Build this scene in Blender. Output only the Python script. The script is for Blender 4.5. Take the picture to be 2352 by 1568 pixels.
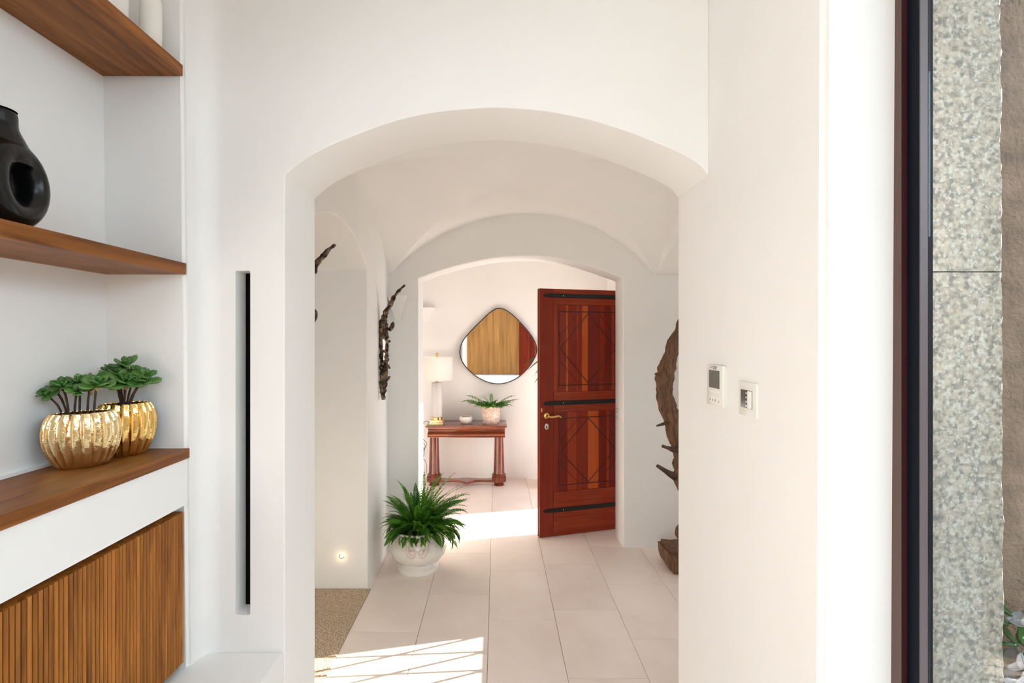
import bpy, bmesh, math, random
from mathutils import Vector, Matrix, noise

for o in list(bpy.data.objects):
    bpy.data.objects.remove(o)
S = bpy.context.scene
COL = S.collection
PI = math.pi

# ------------------------------------------------------------------ camera, sky, sun, exposure
F = 1130.0                                   # focal length in pixels of the 2352 px wide frame
EYE = 1.65
cam = bpy.data.cameras.new('camera')
cam.sensor_width = 36.0
cam.lens = F / 2352 * 36
cam.shift_x = (1176 - 1141) / 2352
cam.shift_y = (777 - 784) / 2352
cam.clip_start = 0.02
cam_o = bpy.data.objects.new('camera', cam)
cam_o.location = (0, 0, EYE)
cam_o.rotation_euler = (PI / 2, 0, 0)
COL.objects.link(cam_o)
S.camera = cam_o

world = bpy.data.worlds.new('sky')
S.world = world
world.use_nodes = True
bg = world.node_tree.nodes['Background']
bg.inputs['Color'].default_value = (0.72, 0.86, 1.0, 1)
bg.inputs['Strength'].default_value = 3.9

SUN_EL = math.radians(21)
sd = Vector((-0.977 * math.cos(SUN_EL), -0.214 * math.cos(SUN_EL), -math.sin(SUN_EL)))
sun = bpy.data.lights.new('sun', 'SUN')
sun.energy = 17.5
sun.color = (1.0, 0.91, 0.80)
sun.angle = math.radians(0.3)
sun_o = bpy.data.objects.new('sun', sun)
sun_o.rotation_euler = sd.to_track_quat('-Z', 'Y').to_euler()
sun_o.location = (6, 3, 5)
COL.objects.link(sun_o)


S.view_settings.view_transform = 'Standard'
S.view_settings.look = 'None'
S.view_settings.gamma = 1
S.view_settings.use_curve_mapping = False
S.view_settings.exposure = 1.04
S.cycles.max_bounces = 14
S.cycles.diffuse_bounces = 9
S.cycles.glossy_bounces = 6
S.cycles.transmission_bounces = 8
S.cycles.transparent_max_bounces = 12
S.cycles.caustics_reflective = False
S.cycles.caustics_refractive = False
S.cycles.sample_clamp_indirect = 6.0
S.cycles.use_denoising = True


# ------------------------------------------------------------------ materials
def lin(c):
    return tuple(((v / 255) / 12.92 if v / 255 <= 0.04045 else ((v / 255 + 0.055) / 1.055) ** 2.4) for v in c)


def M(name, col, col2=None, rough=0.5, metal=0.0, scale=5.0, stretch=(1, 1, 1), detail=6.0, ramp=(0.35, 0.65),
      bump=0.0, bscale=None, bstretch=None, coat=0.0, rand=0.0, world_co=False, distort=0.0, spec=0.5, transl=0.0,
      emit=None, emit_s=0.0, bdist=0.01, speck=None):
    m = bpy.data.materials.new(name)
    m.use_nodes = True
    nt = m.node_tree; N = nt.nodes; L = nt.links
    b = N['Principled BSDF']
    b.inputs['Base Color'].default_value = (*col, 1)
    b.inputs['Roughness'].default_value = rough
    b.inputs['Metallic'].default_value = metal
    b.inputs['Specular IOR Level'].default_value = spec
    if coat:
        b.inputs['Coat Weight'].default_value = coat
        b.inputs['Coat Roughness'].default_value = 0.12
    if emit:
        b.inputs['Emission Color'].default_value = (*emit, 1)
        b.inputs['Emission Strength'].default_value = emit_s
    if world_co:
        g = N.new('ShaderNodeNewGeometry'); co = g.outputs['Position']
    else:
        g = N.new('ShaderNodeTexCoord'); co = g.outputs['Object']
    info = None
    if rand:
        info = N.new('ShaderNodeObjectInfo')

    def mapped(st, offs=True):
        mp = N.new('ShaderNodeMapping')
        mp.inputs['Scale'].default_value = st
        L.new(co, mp.inputs['Vector'])
        if info and offs:
            mu = N.new('ShaderNodeMath'); mu.operation = 'MULTIPLY'; mu.inputs[1].default_value = 37.0
            L.new(info.outputs['Random'], mu.inputs[0])
            cx = N.new('ShaderNodeCombineXYZ')
            for k in range(3): L.new(mu.outputs[0], cx.inputs[k])
            L.new(cx.outputs[0], mp.inputs['Location'])
        return mp.outputs['Vector']
    out = None
    if col2:
        n = N.new('ShaderNodeTexNoise')
        n.inputs['Scale'].default_value = scale
        n.inputs['Detail'].default_value = detail
        n.inputs['Distortion'].default_value = distort
        L.new(mapped(stretch), n.inputs['Vector'])
        r = N.new('ShaderNodeValToRGB')
        r.color_ramp.elements[0].position = ramp[0]
        r.color_ramp.elements[1].position = ramp[1]
        r.color_ramp.elements[0].color = (*col, 1)
        r.color_ramp.elements[1].color = (*col2, 1)
        L.new(n.outputs['Fac'], r.inputs['Fac'])
        out = r.outputs['Color']
    if speck:
        n2 = N.new('ShaderNodeTexNoise')
        n2.inputs['Scale'].default_value = speck[0]
        n2.inputs['Detail'].default_value = 4
        L.new(co, n2.inputs['Vector'])
        r2 = N.new('ShaderNodeValToRGB')
        r2.color_ramp.elements[0].position = speck[2]
        r2.color_ramp.elements[1].position = speck[3]
        r2.color_ramp.elements[0].color = (0, 0, 0, 1)
        r2.color_ramp.elements[1].color = (1, 1, 1, 1)
        L.new(n2.outputs['Fac'], r2.inputs['Fac'])
        mx = N.new('ShaderNodeMixRGB')
        L.new(r2.outputs['Color'], mx.inputs['Fac'])
        if out: L.new(out, mx.inputs['Color1'])
        else: mx.inputs['Color1'].default_value = (*col, 1)
        mx.inputs['Color2'].default_value = (*speck[1], 1)
        out = mx.outputs['Color']
    if rand:
        h = N.new('ShaderNodeHueSaturation')
        mr = N.new('ShaderNodeMapRange')
        mr.inputs['To Min'].default_value = 1 - rand
        mr.inputs['To Max'].default_value = 1 + rand
        L.new(info.outputs['Random'], mr.inputs['Value'])
        L.new(mr.outputs['Result'], h.inputs['Value'])
        if out: L.new(out, h.inputs['Color'])
        else: h.inputs['Color'].default_value = (*col, 1)
        out = h.outputs['Color']
    if out:
        L.new(out, b.inputs['Base Color'])
    if bump:
        n3 = N.new('ShaderNodeTexNoise')
        n3.inputs['Scale'].default_value = bscale or scale
        n3.inputs['Detail'].default_value = 5
        L.new(mapped(bstretch or stretch, False), n3.inputs['Vector'])
        bp = N.new('ShaderNodeBump')
        bp.inputs['Strength'].default_value = bump
        bp.inputs['Distance'].default_value = bdist
        L.new(n3.outputs['Fac'], bp.inputs['Height'])
        L.new(bp.outputs['Normal'], b.inputs['Normal'])
    if transl:
        t = N.new('ShaderNodeBsdfTranslucent')
        if out: L.new(out, t.inputs['Color'])
        else: t.inputs['Color'].default_value = (*col, 1)
        ms = N.new('ShaderNodeMixShader'); ms.inputs['Fac'].default_value = transl
        L.new(b.outputs[0], ms.inputs[1]); L.new(t.outputs[0], ms.inputs[2])
        L.new(ms.outputs[0], N['Material Output'].inputs['Surface'])
    return m


PLASTER = M('white_plaster', (0.825, 0.815, 0.80), (0.855, 0.845, 0.83), rough=0.85, scale=1.6, world_co=True,
            bump=0.16, bscale=7.0, bdist=0.012, spec=0.3)
OAK = M('oak_long', lin((100, 54, 14)), lin((152, 92, 36)), spec=0.3, rough=0.45, scale=3.0, stretch=(9, 0.9, 9), detail=9,
        ramp=(0.3, 0.72), distort=1.6, bump=0.12, bscale=5, bstretch=(30, 1.2, 30), bdist=0.004, world_co=True)
OAK_SLAT = M('oak_upright', lin((112, 60, 14)), lin((186, 118, 46)), spec=0.3, rough=0.5, scale=4.0, stretch=(12, 12, 0.8),
             detail=9, ramp=(0.28, 0.72), distort=0.8, rand=0.22, bump=0.2, bscale=6, bstretch=(30, 30, 1.5), bdist=0.003)
PLANK = M('old_boards', lin((136, 90, 36)), lin((182, 130, 66)), rough=0.5, scale=2.0, stretch=(5, 5, 0.4), detail=8,
          ramp=(0.3, 0.75), rand=0.12, distort=0.6)
RECESS_SHADE = M('painted_recess_shade', (0.004, 0.004, 0.004), rough=0.9)  # near-black stands in for shade in the cabinet gap and vase mouth
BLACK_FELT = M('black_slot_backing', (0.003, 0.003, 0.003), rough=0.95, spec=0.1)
LIME = M('limestone', lin((232, 216, 206)), lin((241, 229, 220)), rough=0.38, scale=3.2, detail=8, world_co=True,
         ramp=(0.3, 0.7), rand=0.045, bump=0.05, bscale=22, bdist=0.003, speck=(55.0, lin((216, 198, 187)), 0.66, 0.80))
GROUT = M('grout', lin((196, 178, 164)), rough=0.9)
MATM = M('speckled_mat', lin((222, 200, 176)), lin((186, 164, 140)), rough=0.95, scale=120, world_co=True, detail=2,
         speck=(190.0, lin((104, 88, 72)), 0.54, 0.61), bump=0.9, bscale=170, bdist=0.006)
MATM.node_tree.nodes['Principled BSDF'].inputs['Specular IOR Level'].default_value = 0.1
MAHOG = M('mahogany', lin((92, 36, 16)), lin((166, 82, 40)), rough=0.16, scale=3, stretch=(1.2, 12, 12), detail=7,
          ramp=(0.3, 0.8), coat=0.6, distort=0.8)
MAHOG_V = M('mahogany_upright', lin((84, 30, 14)), lin((140, 62, 30)), rough=0.2, scale=3, stretch=(12, 12, 1.0), detail=7,
            ramp=(0.3, 0.8), coat=0.6, distort=0.8)


def red_wood(name, a, b, vertical=True):
    st = (11, 11, 0.7) if vertical else (0.7, 11, 11)
    return M(name, lin(a), lin(b), rough=0.34, scale=3.0, stretch=st, detail=9, ramp=(0.3, 0.75), distort=1.4, coat=0.12, spec=0.3,
             bump=0.06, bscale=6, bstretch=tuple(3 * k for k in st), bdist=0.002)


RED_V = red_wood('red_pine_upright', (116, 28, 10), (136, 42, 16))
RED_D = red_wood('red_pine_deep', (98, 20, 10), (118, 32, 14))
RED_M = red_wood('red_pine_mid', (134, 42, 14), (152, 58, 22))
RED_O = red_wood('red_pine_orange', (164, 66, 16), (184, 86, 28))
RED_H = red_wood('red_pine_cross', (120, 32, 11), (150, 58, 22), False)
GROOVE_SHADE = M('groove_shade', lin((58, 16, 8)), rough=0.45)
IRON = M('black_iron', (0.012, 0.013, 0.014), rough=0.45, metal=0.3, bump=0.15, bscale=60, bdist=0.002)
BRASS = M('brass', (0.85, 0.55, 0.18), rough=0.22, metal=1.0)
BRASS_PALE = M('satin_gold', (0.86, 0.62, 0.34), rough=0.3, metal=1.0)
STEEL = M('nickel', (0.7, 0.68, 0.64), rough=0.25, metal=1.0)
GOLD = M('gold_glaze', (0.92, 0.62, 0.22), rough=0.07, metal=1.0, bump=0.5, bscale=38, bdist=0.004)
GOLD_PALE = M('gold_glaze_pale', (0.90, 0.70, 0.38), rough=0.08, metal=1.0, bump=0.5, bscale=42, bdist=0.005)
SOIL = M('soil', (0.018, 0.012, 0.008), (0.05, 0.035, 0.02), rough=0.95, scale=60)
BLACK_CER = M('black_ceramic', (0.004, 0.004, 0.0045), rough=0.24, spec=0.35, bump=0.05, bscale=14, bdist=0.004)
WHITE_CER = M('white_ceramic', lin((226, 222, 215)), lin((236, 232, 226)), rough=0.16, scale=6, coat=0.5)
WHITE_MATT = M('white_matt_ceramic', lin((232, 228, 220)), rough=0.5)
PINK_CER = M('pink_ceramic', lin((226, 208, 198)), rough=0.25, coat=0.3)
SHELL = M('shell_grit', lin((236, 222, 208)), lin((206, 182, 164)), rough=0.5, scale=40)
FERN = M('fern_green', lin((40, 92, 18)), lin((98, 156, 46)), rough=0.42, scale=6, rand=0.3, transl=0.3, spec=0.4)
FERN_DARK = M('fern_stem', lin((70, 96, 36)), rough=0.5)
SUCC = M('succulent_green', lin((56, 108, 44)), lin((104, 146, 70)), rough=0.36, scale=14, rand=0.25, transl=0.08)
SUCC_OLD = M('succulent_old_leaf', lin((170, 150, 70)), lin((150, 96, 60)), rough=0.5, scale=20)
STEM = M('succulent_stem', lin((84, 58, 42)), lin((54, 36, 26)), rough=0.8, scale=60)
LEAF = M('house_leaf', lin((40, 92, 50)), lin((70, 120, 60)), rough=0.4, scale=8, transl=0.2)
BRONZE = M('burnt_bronze', lin((34, 23, 16)), lin((158, 130, 104)), rough=0.30, metal=0.65, scale=34, detail=8, ramp=(0.42, 0.74),
           bump=1.0, bscale=45, bdist=0.012)
DRIFT = M('driftwood', lin((62, 42, 30)), lin((140, 98, 68)), rough=0.7, scale=5, stretch=(7, 7, 1.0), detail=9,
          ramp=(0.3, 0.75), distort=1.5, bump=0.8, bscale=8, bstretch=(8, 8, 1.2), bdist=0.012)
DRIFT_DARK = M('driftwood_dark', lin((48, 32, 24)), lin((86, 60, 44)), rough=0.8, scale=20, bump=0.6, bscale=40, bdist=0.008)
WHITE_PL = M('white_plastic', lin((228, 225, 219)), rough=0.35)
WHITE_PL2 = M('white_plastic_key', lin((236, 234, 228)), rough=0.3)
SCREEN = M('lcd_glass', lin((62, 62, 50)), rough=0.12)
PRINT = M('grey_print', lin((110, 106, 100)), rough=0.6)
DARK_PL = M('dark_plastic', lin((44, 34, 32)), rough=0.12)
SHADE = M('linen_shade', (0.90, 0.88, 0.85), rough=0.9, transl=0.4)
GRANITE = M('granite', lin((158, 147, 132)), lin((98, 95, 90)), rough=0.75, scale=75, world_co=True, detail=9,
            ramp=(0.38, 0.66), speck=(105.0, lin((170, 166, 158)), 0.50, 0.66), bump=0.6, bscale=80, bdist=0.004)
STUCCO = M('brown_stucco', lin((140, 116, 98)), lin((112, 92, 78)), rough=0.95, scale=12, world_co=True,
           bump=1.0, bscale=75, bdist=0.012)
FRAME_B = M('brown_aluminium', lin((84, 62, 55)), rough=0.4)
FRAME_M = M('maroon_aluminium', lin((58, 24, 26)), rough=0.35)
FRAME_K = M('black_gasket', (0.002, 0.004, 0.009), rough=0.55, spec=0.15)
FRAME_G = M('mauve_aluminium', lin((98, 87, 90)), rough=0.45)
PAVING = M('paving', lin((164, 164, 162)), lin((146, 146, 144)), rough=0.9, scale=2, world_co=True)
PETAL = M('pale_petal', lin((226, 206, 204)), lin((206, 214, 226)), rough=0.5, scale=6, rand=0.1, transl=0.3)
CABLE = M('black_cable', (0.012, 0.012, 0.013), rough=0.45)
MIRROR = M('mirror_silver', (0.93, 0.93, 0.92), rough=0.0, metal=1.0)
GLOW = M('warm_lamp', (1, 0.85, 0.6), emit=(1.0, 0.74, 0.42), emit_s=12.0)
STRIP = M('led_strip', (1, 0.95, 0.85), emit=(1.0, 0.86, 0.68), emit_s=3.0)


def glass_pane(name):
    m = bpy.data.materials.new(name); m.use_nodes = True
    nt = m.node_tree; N = nt.nodes; L = nt.links
    N.remove(N['Principled BSDF'])
    t = N.new('ShaderNodeBsdfTransparent'); t.inputs['Color'].default_value = (0.95, 0.975, 0.965, 1)
    g = N.new('ShaderNodeBsdfGlossy'); g.inputs['Roughness'].default_value = 0.0
    lw = N.new('ShaderNodeLayerWeight'); lw.inputs['Blend'].default_value = 0.5
    pw = N.new('ShaderNodeMath'); pw.operation = 'POWER'; pw.inputs[1].default_value = 5.0
    L.new(lw.outputs['Facing'], pw.inputs[0])
    f = N.new('ShaderNodeMath'); f.operation = 'MULTIPLY_ADD'; f.inputs[1].default_value = 0.95; f.inputs[2].default_value = 0.045
    L.new(pw.outputs[0], f.inputs[0])
    x = N.new('ShaderNodeMixShader')
    L.new(f.outputs[0], x.inputs['Fac']); L.new(t.outputs[0], x.inputs[1]); L.new(g.outputs[0], x.inputs[2])
    L.new(x.outputs[0], N['Material Output'].inputs['Surface'])
    return m


GLASS = glass_pane('window_glass')
CRYSTAL = bpy.data.materials.new('crystal'); CRYSTAL.use_nodes = True
_b = CRYSTAL.node_tree.nodes['Principled BSDF']
_b.inputs['Base Color'].default_value = (0.97, 0.95, 0.93, 1)
_b.inputs['Roughness'].default_value = 0.2
_b.inputs['Transmission Weight'].default_value = 0.45
_b.inputs['IOR'].default_value = 1.35


# ------------------------------------------------------------------ mesh helpers
def obj(name, me, mat, parent=None):
    if mat is not None and not me.materials:
        me.materials.append(mat)
    o = bpy.data.objects.new(name, me)
    COL.objects.link(o)
    if parent: o.parent = parent
    return o


def mk(name, verts, faces, mat, parent=None, smooth=False, recalc=True):
    me = bpy.data.meshes.new(name)
    me.from_pydata([tuple(v) for v in verts], [], faces)
    if recalc:
        bm = bmesh.new(); bm.from_mesh(me)
        bmesh.ops.recalc_face_normals(bm, faces=bm.faces)
        bm.to_mesh(me); bm.free()
    if smooth:
        me.shade_smooth()
    return obj(name, me, mat, parent)


def smooth_angle(o, deg=35):
    o.data.shade_smooth()
    o.data.set_sharp_from_angle(angle=math.radians(deg))
    return o


def from_bm(name, bm, mat, parent=None, smooth=None):
    bmesh.ops.recalc_face_normals(bm, faces=bm.faces)
    me = bpy.data.meshes.new(name)
    bm.to_mesh(me); bm.free()
    o = obj(name, me, mat, parent)
    if smooth: smooth_angle(o, smooth)
    return o


def bm_box(bm, x0, x1, y0, y1, z0, z1, bevel=0.0, seg=2, mat4=None):
    vs = [bm.verts.new(c) for c in ((x0, y0, z0), (x1, y0, z0), (x1, y1, z0), (x0, y1, z0),
                                    (x0, y0, z1), (x1, y0, z1), (x1, y1, z1), (x0, y1, z1))]
    fs = [bm.faces.new([vs[i] for i in f]) for f in ((0, 3, 2, 1), (4, 5, 6, 7), (0, 1, 5, 4), (1, 2, 6, 5), (2, 3, 7, 6), (3, 0, 4, 7))]
    if mat4:
        bmesh.ops.transform(bm, matrix=mat4, verts=vs)
    if bevel:
        es = list({e for f in fs for e in f.edges})
        bmesh.ops.bevel(bm, geom=es, offset=bevel, segments=seg, profile=0.5, affect='EDGES', clamp_overlap=True)
    return vs


def box(name, x0, x1, y0, y1, z0, z1, mat, parent=None, bevel=0.0, seg=2):
    bm = bmesh.new()
    bm_box(bm, x0, x1, y0, y1, z0, z1, bevel, seg)
    return from_bm(name, bm, mat, parent, 40 if bevel else None)


def boxes(name, lst, mat, parent=None):
    bm = bmesh.new()
    for b in lst: bm_box(bm, *b)
    return from_bm(name, bm, mat, parent)


def prism(name, poly, axis, a0, a1, mat, parent=None, bevel=0.0, seg=3, short=0.2):
    def P(p, a):
        return {'Y': (p[0], a, p[1]), 'X': (a, p[0], p[1]), 'Z': (p[0], p[1], a)}[axis]
    bm = bmesh.new()
    A = [bm.verts.new(P(p, a0)) for p in poly]
    B = [bm.verts.new(P(p, a1)) for p in poly]
    n = len(poly)
    bm.faces.new(A); bm.faces.new(B[::-1])
    for i in range(n):
        j = (i + 1) % n
        f = bm.faces.new((A[i], B[i], B[j], A[j]))
        if (Vector(poly[i]) - Vector(poly[j])).length < short: f.smooth = True
    bmesh.ops.recalc_face_normals(bm, faces=bm.faces)
    if not bevel:
        for e in bm.edges:
            if len(e.link_faces) == 2 and e.calc_face_angle() > math.radians(40): e.smooth = False
    if bevel:
        es = [e for e in bm.edges if len(e.link_faces) == 2 and e.calc_face_angle() > math.radians(32)]
        r = bmesh.ops.bevel(bm, geom=es, offset=bevel, segments=seg, profile=0.5, affect='EDGES', clamp_overlap=True)
        for f in r['faces']: f.smooth = True
    me = bpy.data.meshes.new(name)
    bm.to_mesh(me); bm.free()
    return obj(name, me, mat, parent)


def lathe(name, prof, mat, parent=None, segs=32, loc=(0, 0, 0), smooth=30, sx=1.0, sy=1.0, rotz=0.0, rib=None):
    verts, faces = [], []
    for k, (r, z) in enumerate(prof):
        for i in range(segs):
            a = 2 * PI * i / segs
            q = r * (rib(a, k / (len(prof) - 1)) if rib else 1)
            x, y = q * math.cos(a) * sx, q * math.sin(a) * sy
            verts.append((loc[0] + x * math.cos(rotz) - y * math.sin(rotz), loc[1] + x * math.sin(rotz) + y * math.cos(rotz), loc[2] + z))
    m = len(prof)
    for k in range(m - 1):
        for i in range(segs):
            j = (i + 1) % segs
            faces.append((k * segs + i, k * segs + j, (k + 1) * segs + j, (k + 1) * segs + i))
    if prof[0][0] > 1e-4: faces.append(tuple(range(segs))[::-1])
    if prof[-1][0] > 1e-4: faces.append(tuple((m - 1) * segs + i for i in range(segs)))
    o = mk(name, verts, faces, mat, parent)
    if smooth: smooth_angle(o, smooth)
    return o


def catmull(pts, n=8, closed=False):
    P = [Vector(p) for p in pts]
    out = []
    m = len(P)
    rng = range(m) if closed else range(m - 1)
    for i in rng:
        if closed:
            p0, p1, p2, p3 = P[(i - 1) % m], P[i], P[(i + 1) % m], P[(i + 2) % m]
        else:
            p0, p1, p2, p3 = P[max(i - 1, 0)], P[i], P[i + 1], P[min(i + 2, m - 1)]
        for k in range(n):
            t = k / n
            out.append(0.5 * ((2 * p1) + (p2 - p0) * t + (2 * p0 - 5 * p1 + 4 * p2 - p3) * t * t + (3 * p1 - p0 - 3 * p2 + p3) * t ** 3))
    if not closed: out.append(P[-1])
    return out


def tube_data(path, radii, segs=8, nz=0.0, nscale=10.0, seed=0, closed=False, flat=1.0, grain=0.0):
    P = [Vector(p) for p in path]
    n = len(P)
    verts, faces = [], []
    up = Vector((0.13, 0.31, 0.94)).normalized()
    prev = None
    for i, p in enumerate(P):
        if closed: t = (P[(i + 1) % n] - P[i - 1]).normalized()
        else: t = (P[min(i + 1, n - 1)] - P[max(i - 1, 0)]).normalized()
        if prev is None:
            a = t.cross(up)
            if a.length < 0.1: a = t.cross(Vector((1, 0, 0)))
            a.normalize()
        else:
            a = (prev - t * prev.dot(t)).normalized()
        prev = a
        b = t.cross(a)
        r = radii[i] if isinstance(radii, (list, tuple)) else radii
        for k in range(segs):
            an = 2 * PI * k / segs
            d = a * math.cos(an) + b * math.sin(an) * flat
            rr = r
            if nz:
                q = (p + d * r) * nscale + Vector((seed * 7.1, seed * 3.3, seed))
                rr = r * (1 + nz * noise.noise(q) + 0.5 * nz * noise.noise(q * 2.3))
            if grain:
                g = noise.noise(Vector((math.cos(an) * 5.0, math.sin(an) * 5.0, i * 0.07 + seed))) + 0.6 * noise.noise(Vector((math.cos(an) * 11.0, math.sin(an) * 11.0, i * 0.16 + seed)))
                rr += r * grain * g
            verts.append(p + d * rr)
    for i in range(n if closed else n - 1):
        j = (i + 1) % n
        for k in range(segs):
            l = (k + 1) % segs
            faces.append((i * segs + k, i * segs + l, j * segs + l, j * segs + k))
    if not closed:
        faces.append(tuple(range(segs))[::-1])
        faces.append(tuple((n - 1) * segs + k for k in range(segs)))
    return verts, faces


def tube(name, path, radii, mat, parent=None, segs=8, nz=0.0, nscale=10.0, seed=0, closed=False, flat=1.0, smooth=60, grain=0.0):
    v, f = tube_data(path, radii, segs, nz, nscale, seed, closed, flat, grain)
    o = mk(name, v, f, mat, parent)
    if smooth: smooth_angle(o, smooth)
    return o


def merge(name, parts, mat, parent=None, smooth=60):
    V, Fc = [], []
    for v, f in parts:
        o = len(V)
        V += list(v)
        Fc += [tuple(i + o for i in q) for q in f]
    ob = mk(name, V, Fc, mat, parent)
    if smooth: smooth_angle(ob, smooth)
    return ob


def thing(name, label, cat, loc=(0, 0, 0), rotz=0.0, group=None):
    o = bpy.data.objects.new(name, None)
    o.empty_display_size = 0.05
    COL.objects.link(o)
    o.location = loc
    o.rotation_euler = (0, 0, rotz)
    return tag(o, label, cat, group)


def tag(o, label, cat, group=None, kind=None):
    o['label'] = label
    o['category'] = cat
    if group: o['group'] = group
    if kind: o['kind'] = kind
    return o


def struct(o, label, cat):
    return tag(o, label, cat, None, 'structure')


def cut(o, *b, bevel=0.0):
    bm = bmesh.new()
    bm_box(bm, *b, bevel=bevel)
    me = bpy.data.meshes.new('cutter'); bm.to_mesh(me); bm.free()
    c = bpy.data.objects.new('cutter', me); COL.objects.link(c)
    m = o.modifiers.new('cut', 'BOOLEAN'); m.operation = 'DIFFERENCE'; m.solver = 'EXACT'; m.object = c
    bpy.context.view_layer.update()
    dg = bpy.context.evaluated_depsgraph_get()
    ev = bpy.data.meshes.new_from_object(o.evaluated_get(dg))
    o.modifiers.clear()
    o.data = ev
    bpy.data.objects.remove(c)


def at(u, v, y):
    """point of the place seen at photo pixel (u, v) at depth y"""
    return Vector(((u - 1141) / F * y, y, EYE - (v - 777) / F * y))


# ------------------------------------------------------------------ key dimensions
YF0, YF1 = 1.60, 1.867          # near arch wall
YH = 3.88                       # far wall of the vaulted hall
YE = 4.138                      # its far side
YB = 5.81                       # back wall of the entrance room
XR = 0.69                       # plane of the control-panel wall
XL = -0.95                      # plane of the shelf wall
TOP = 3.1

# ------------------------------------------------------------------ setting: floor
fl = struct(box('floor', -4.7, 2.3, -3.9, 6.1, -0.12, -0.012, GROUT), 'pale limestone tiled floor running through the arches', 'floor')
TW, TL = 0.392, 0.60
tile_mesh = {}


def tile(x0, x1, y0, y1):
    key = (round(x1 - x0, 3), round(y1 - y0, 3))
    if key not in tile_mesh:
        w, l = (x1 - x0) / 2 - 0.0011, (y1 - y0) / 2 - 0.0011
        bm = bmesh.new()
        bm_box(bm, -w, w, -l, l, -0.012, 0.0)
        bmesh.ops.bevel(bm, geom=[e for e in bm.edges if all(v.co.z > -0.001 for v in e.verts)], offset=0.0012, segments=1, affect='EDGES')
        me = bpy.data.meshes.new('tile'); bm.to_mesh(me); bm.free(); me.materials.append(LIME)
        tile_mesh[key] = me
    o = bpy.data.objects.new('tile', tile_mesh[key])
    o.location = ((x0 + x1) / 2, (y0 + y1) / 2, 0)
    o.parent = fl
    COL.objects.link(o)


random.seed(4)
PHASE = {-2: 2.77, -1: 3.18, 0: 3.491, 1: 2.99, 2: 3.30, 3: 2.70, -3: 3.05, -4: 2.9}
for c in range(-4, 5):
    x0 = -0.047 + TW * c
    x1 = x0 + TW
    ph = PHASE.get(c, 3.1)
    k0 = math.floor((1.60 - ph) / TL)
    y = ph + k0 * TL
    while y < 6.0:
        a, b = max(y, 1.60), min(y + TL, 6.0)
        if c <= -3 and b <= 4.1 or x0 > 1.75:
            y += TL; continue
        if b - a > 0.01 and not (c <= -3 and a < 3.9):
            tile(x0, x1, a, b)
        y += TL
box('screed', -4.6, 0.95, -3.8, 1.60, -0.012, 0.0, LIME, fl)
box('screed', -3.3, -0.83, 1.60, 4.4, -0.012, -0.002, GROUT, fl)

box('screed', -0.90, -0.8312, 3.235, 3.90, -0.012, -0.0004, LIME, fl)
tag(box('alcove_mat', -3.19, -0.8312, 2.13, 3.235, -0.001, 0.006, MATM), 'speckled beige and brown mat filling the alcove floor', 'mat')

# ------------------------------------------------------------------ setting: near arch wall with slot
arch_px = [(651, 403), (680, 380), (712, 358), (760, 333), (805, 314), (850, 297), (900, 280), (950, 267), (1005, 257), (1060, 251),
           (1130, 247), (1190, 249), (1250, 255), (1300, 263), (1350, 274), (1400, 288), (1450, 305), (1500, 324), (1550, 345), (1585, 363), (1610, 380), (1628, 402)]
arc = [(p.x, p.z) for p in (at(u, v, YF0) for u, v in arch_px)]
arc[0] = (-XR, arc[0][1]); arc[-1] = (XR, arc[-1][1])
sm = [(p.x, p.y) for p in catmull([(a, b, 0) for a, b in arc], 3)]
poly = [(-1.35, 0), (-XR, 0)] + sm + [(XR, TOP), (-1.35, TOP)]
wf = prism('wall_front', poly, 'Y', YF0, YF1, PLASTER, bevel=0.016, seg=4)
struct(wf, 'white plaster wall with the wide segmental arch and a slim vertical slot', 'wall')
cut(wf, -0.8496, -0.8015, 1.50, 1.70, 0.751, 1.870, bevel=0.004)
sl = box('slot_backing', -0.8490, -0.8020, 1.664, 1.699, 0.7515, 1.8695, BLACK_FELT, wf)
sl['label'] = 'black lining at the back of the slot'

# shelf wall with its niche
NB = -1.193                     # back of niche
wl = boxes('wall_left', [(-1.36, NB, -0.2, 1.62, 0, TOP), (-1.36, XL, -0.6, -0.2, 0, TOP),
                         (NB, XL, -0.2, 1.512, 1.142, 1.283), (NB, XL, -0.2, 1.512, 2.98, TOP)], PLASTER)
struct(wl, 'white plaster shelf wall with a deep open niche', 'wall')
bm = bmesh.new()
vs = bm_box(bm, NB - 0.02, XL, 1.51, 1.64, 0, TOP)
for v in vs:
    if v.co.y < 1.55:
        v.co.y = 1.528 if v.co.z < 1 else 1.482
bmesh.ops.bevel(bm, geom=[e for e in bm.edges if abs(e.verts[0].co.z - e.verts[1].co.z) > 1 and all(v.co.x > -1 and v.co.y < 1.55 for v in e.verts)],
                offset=0.010, segments=3, affect='EDGES')
from_bm('niche_end', bm, PLASTER, wl, 40)
# rounded inside corner between shelf wall and arch wall
cov = [(XL - 0.01, YF0 + 0.01), (XL - 0.01, YF0 - 0.055)] + [(XL + 0.05 - 0.05 * math.cos(a), YF0 - 0.05 + 0.05 * math.sin(a)) for a in [k * PI / 2 / 8 for k in range(9)]] + [(XL + 0.055, YF0 + 0.01)]
prism('corner_cove', cov, 'Z', 0.60, TOP, PLASTER, wl, short=0.03)
box('niche_bead', NB, NB + 0.012, -0.19, 1.505, 1.313, 1.320, PLASTER, wl)

bl = box('bench_ledge', -1.18, -XR, -0.6, YF0, 0.0, 0.634, PLASTER, bevel=0.012, seg=3)
struct(bl, 'white plaster bench ledge below the reeded cabinet', 'bench')

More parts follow.
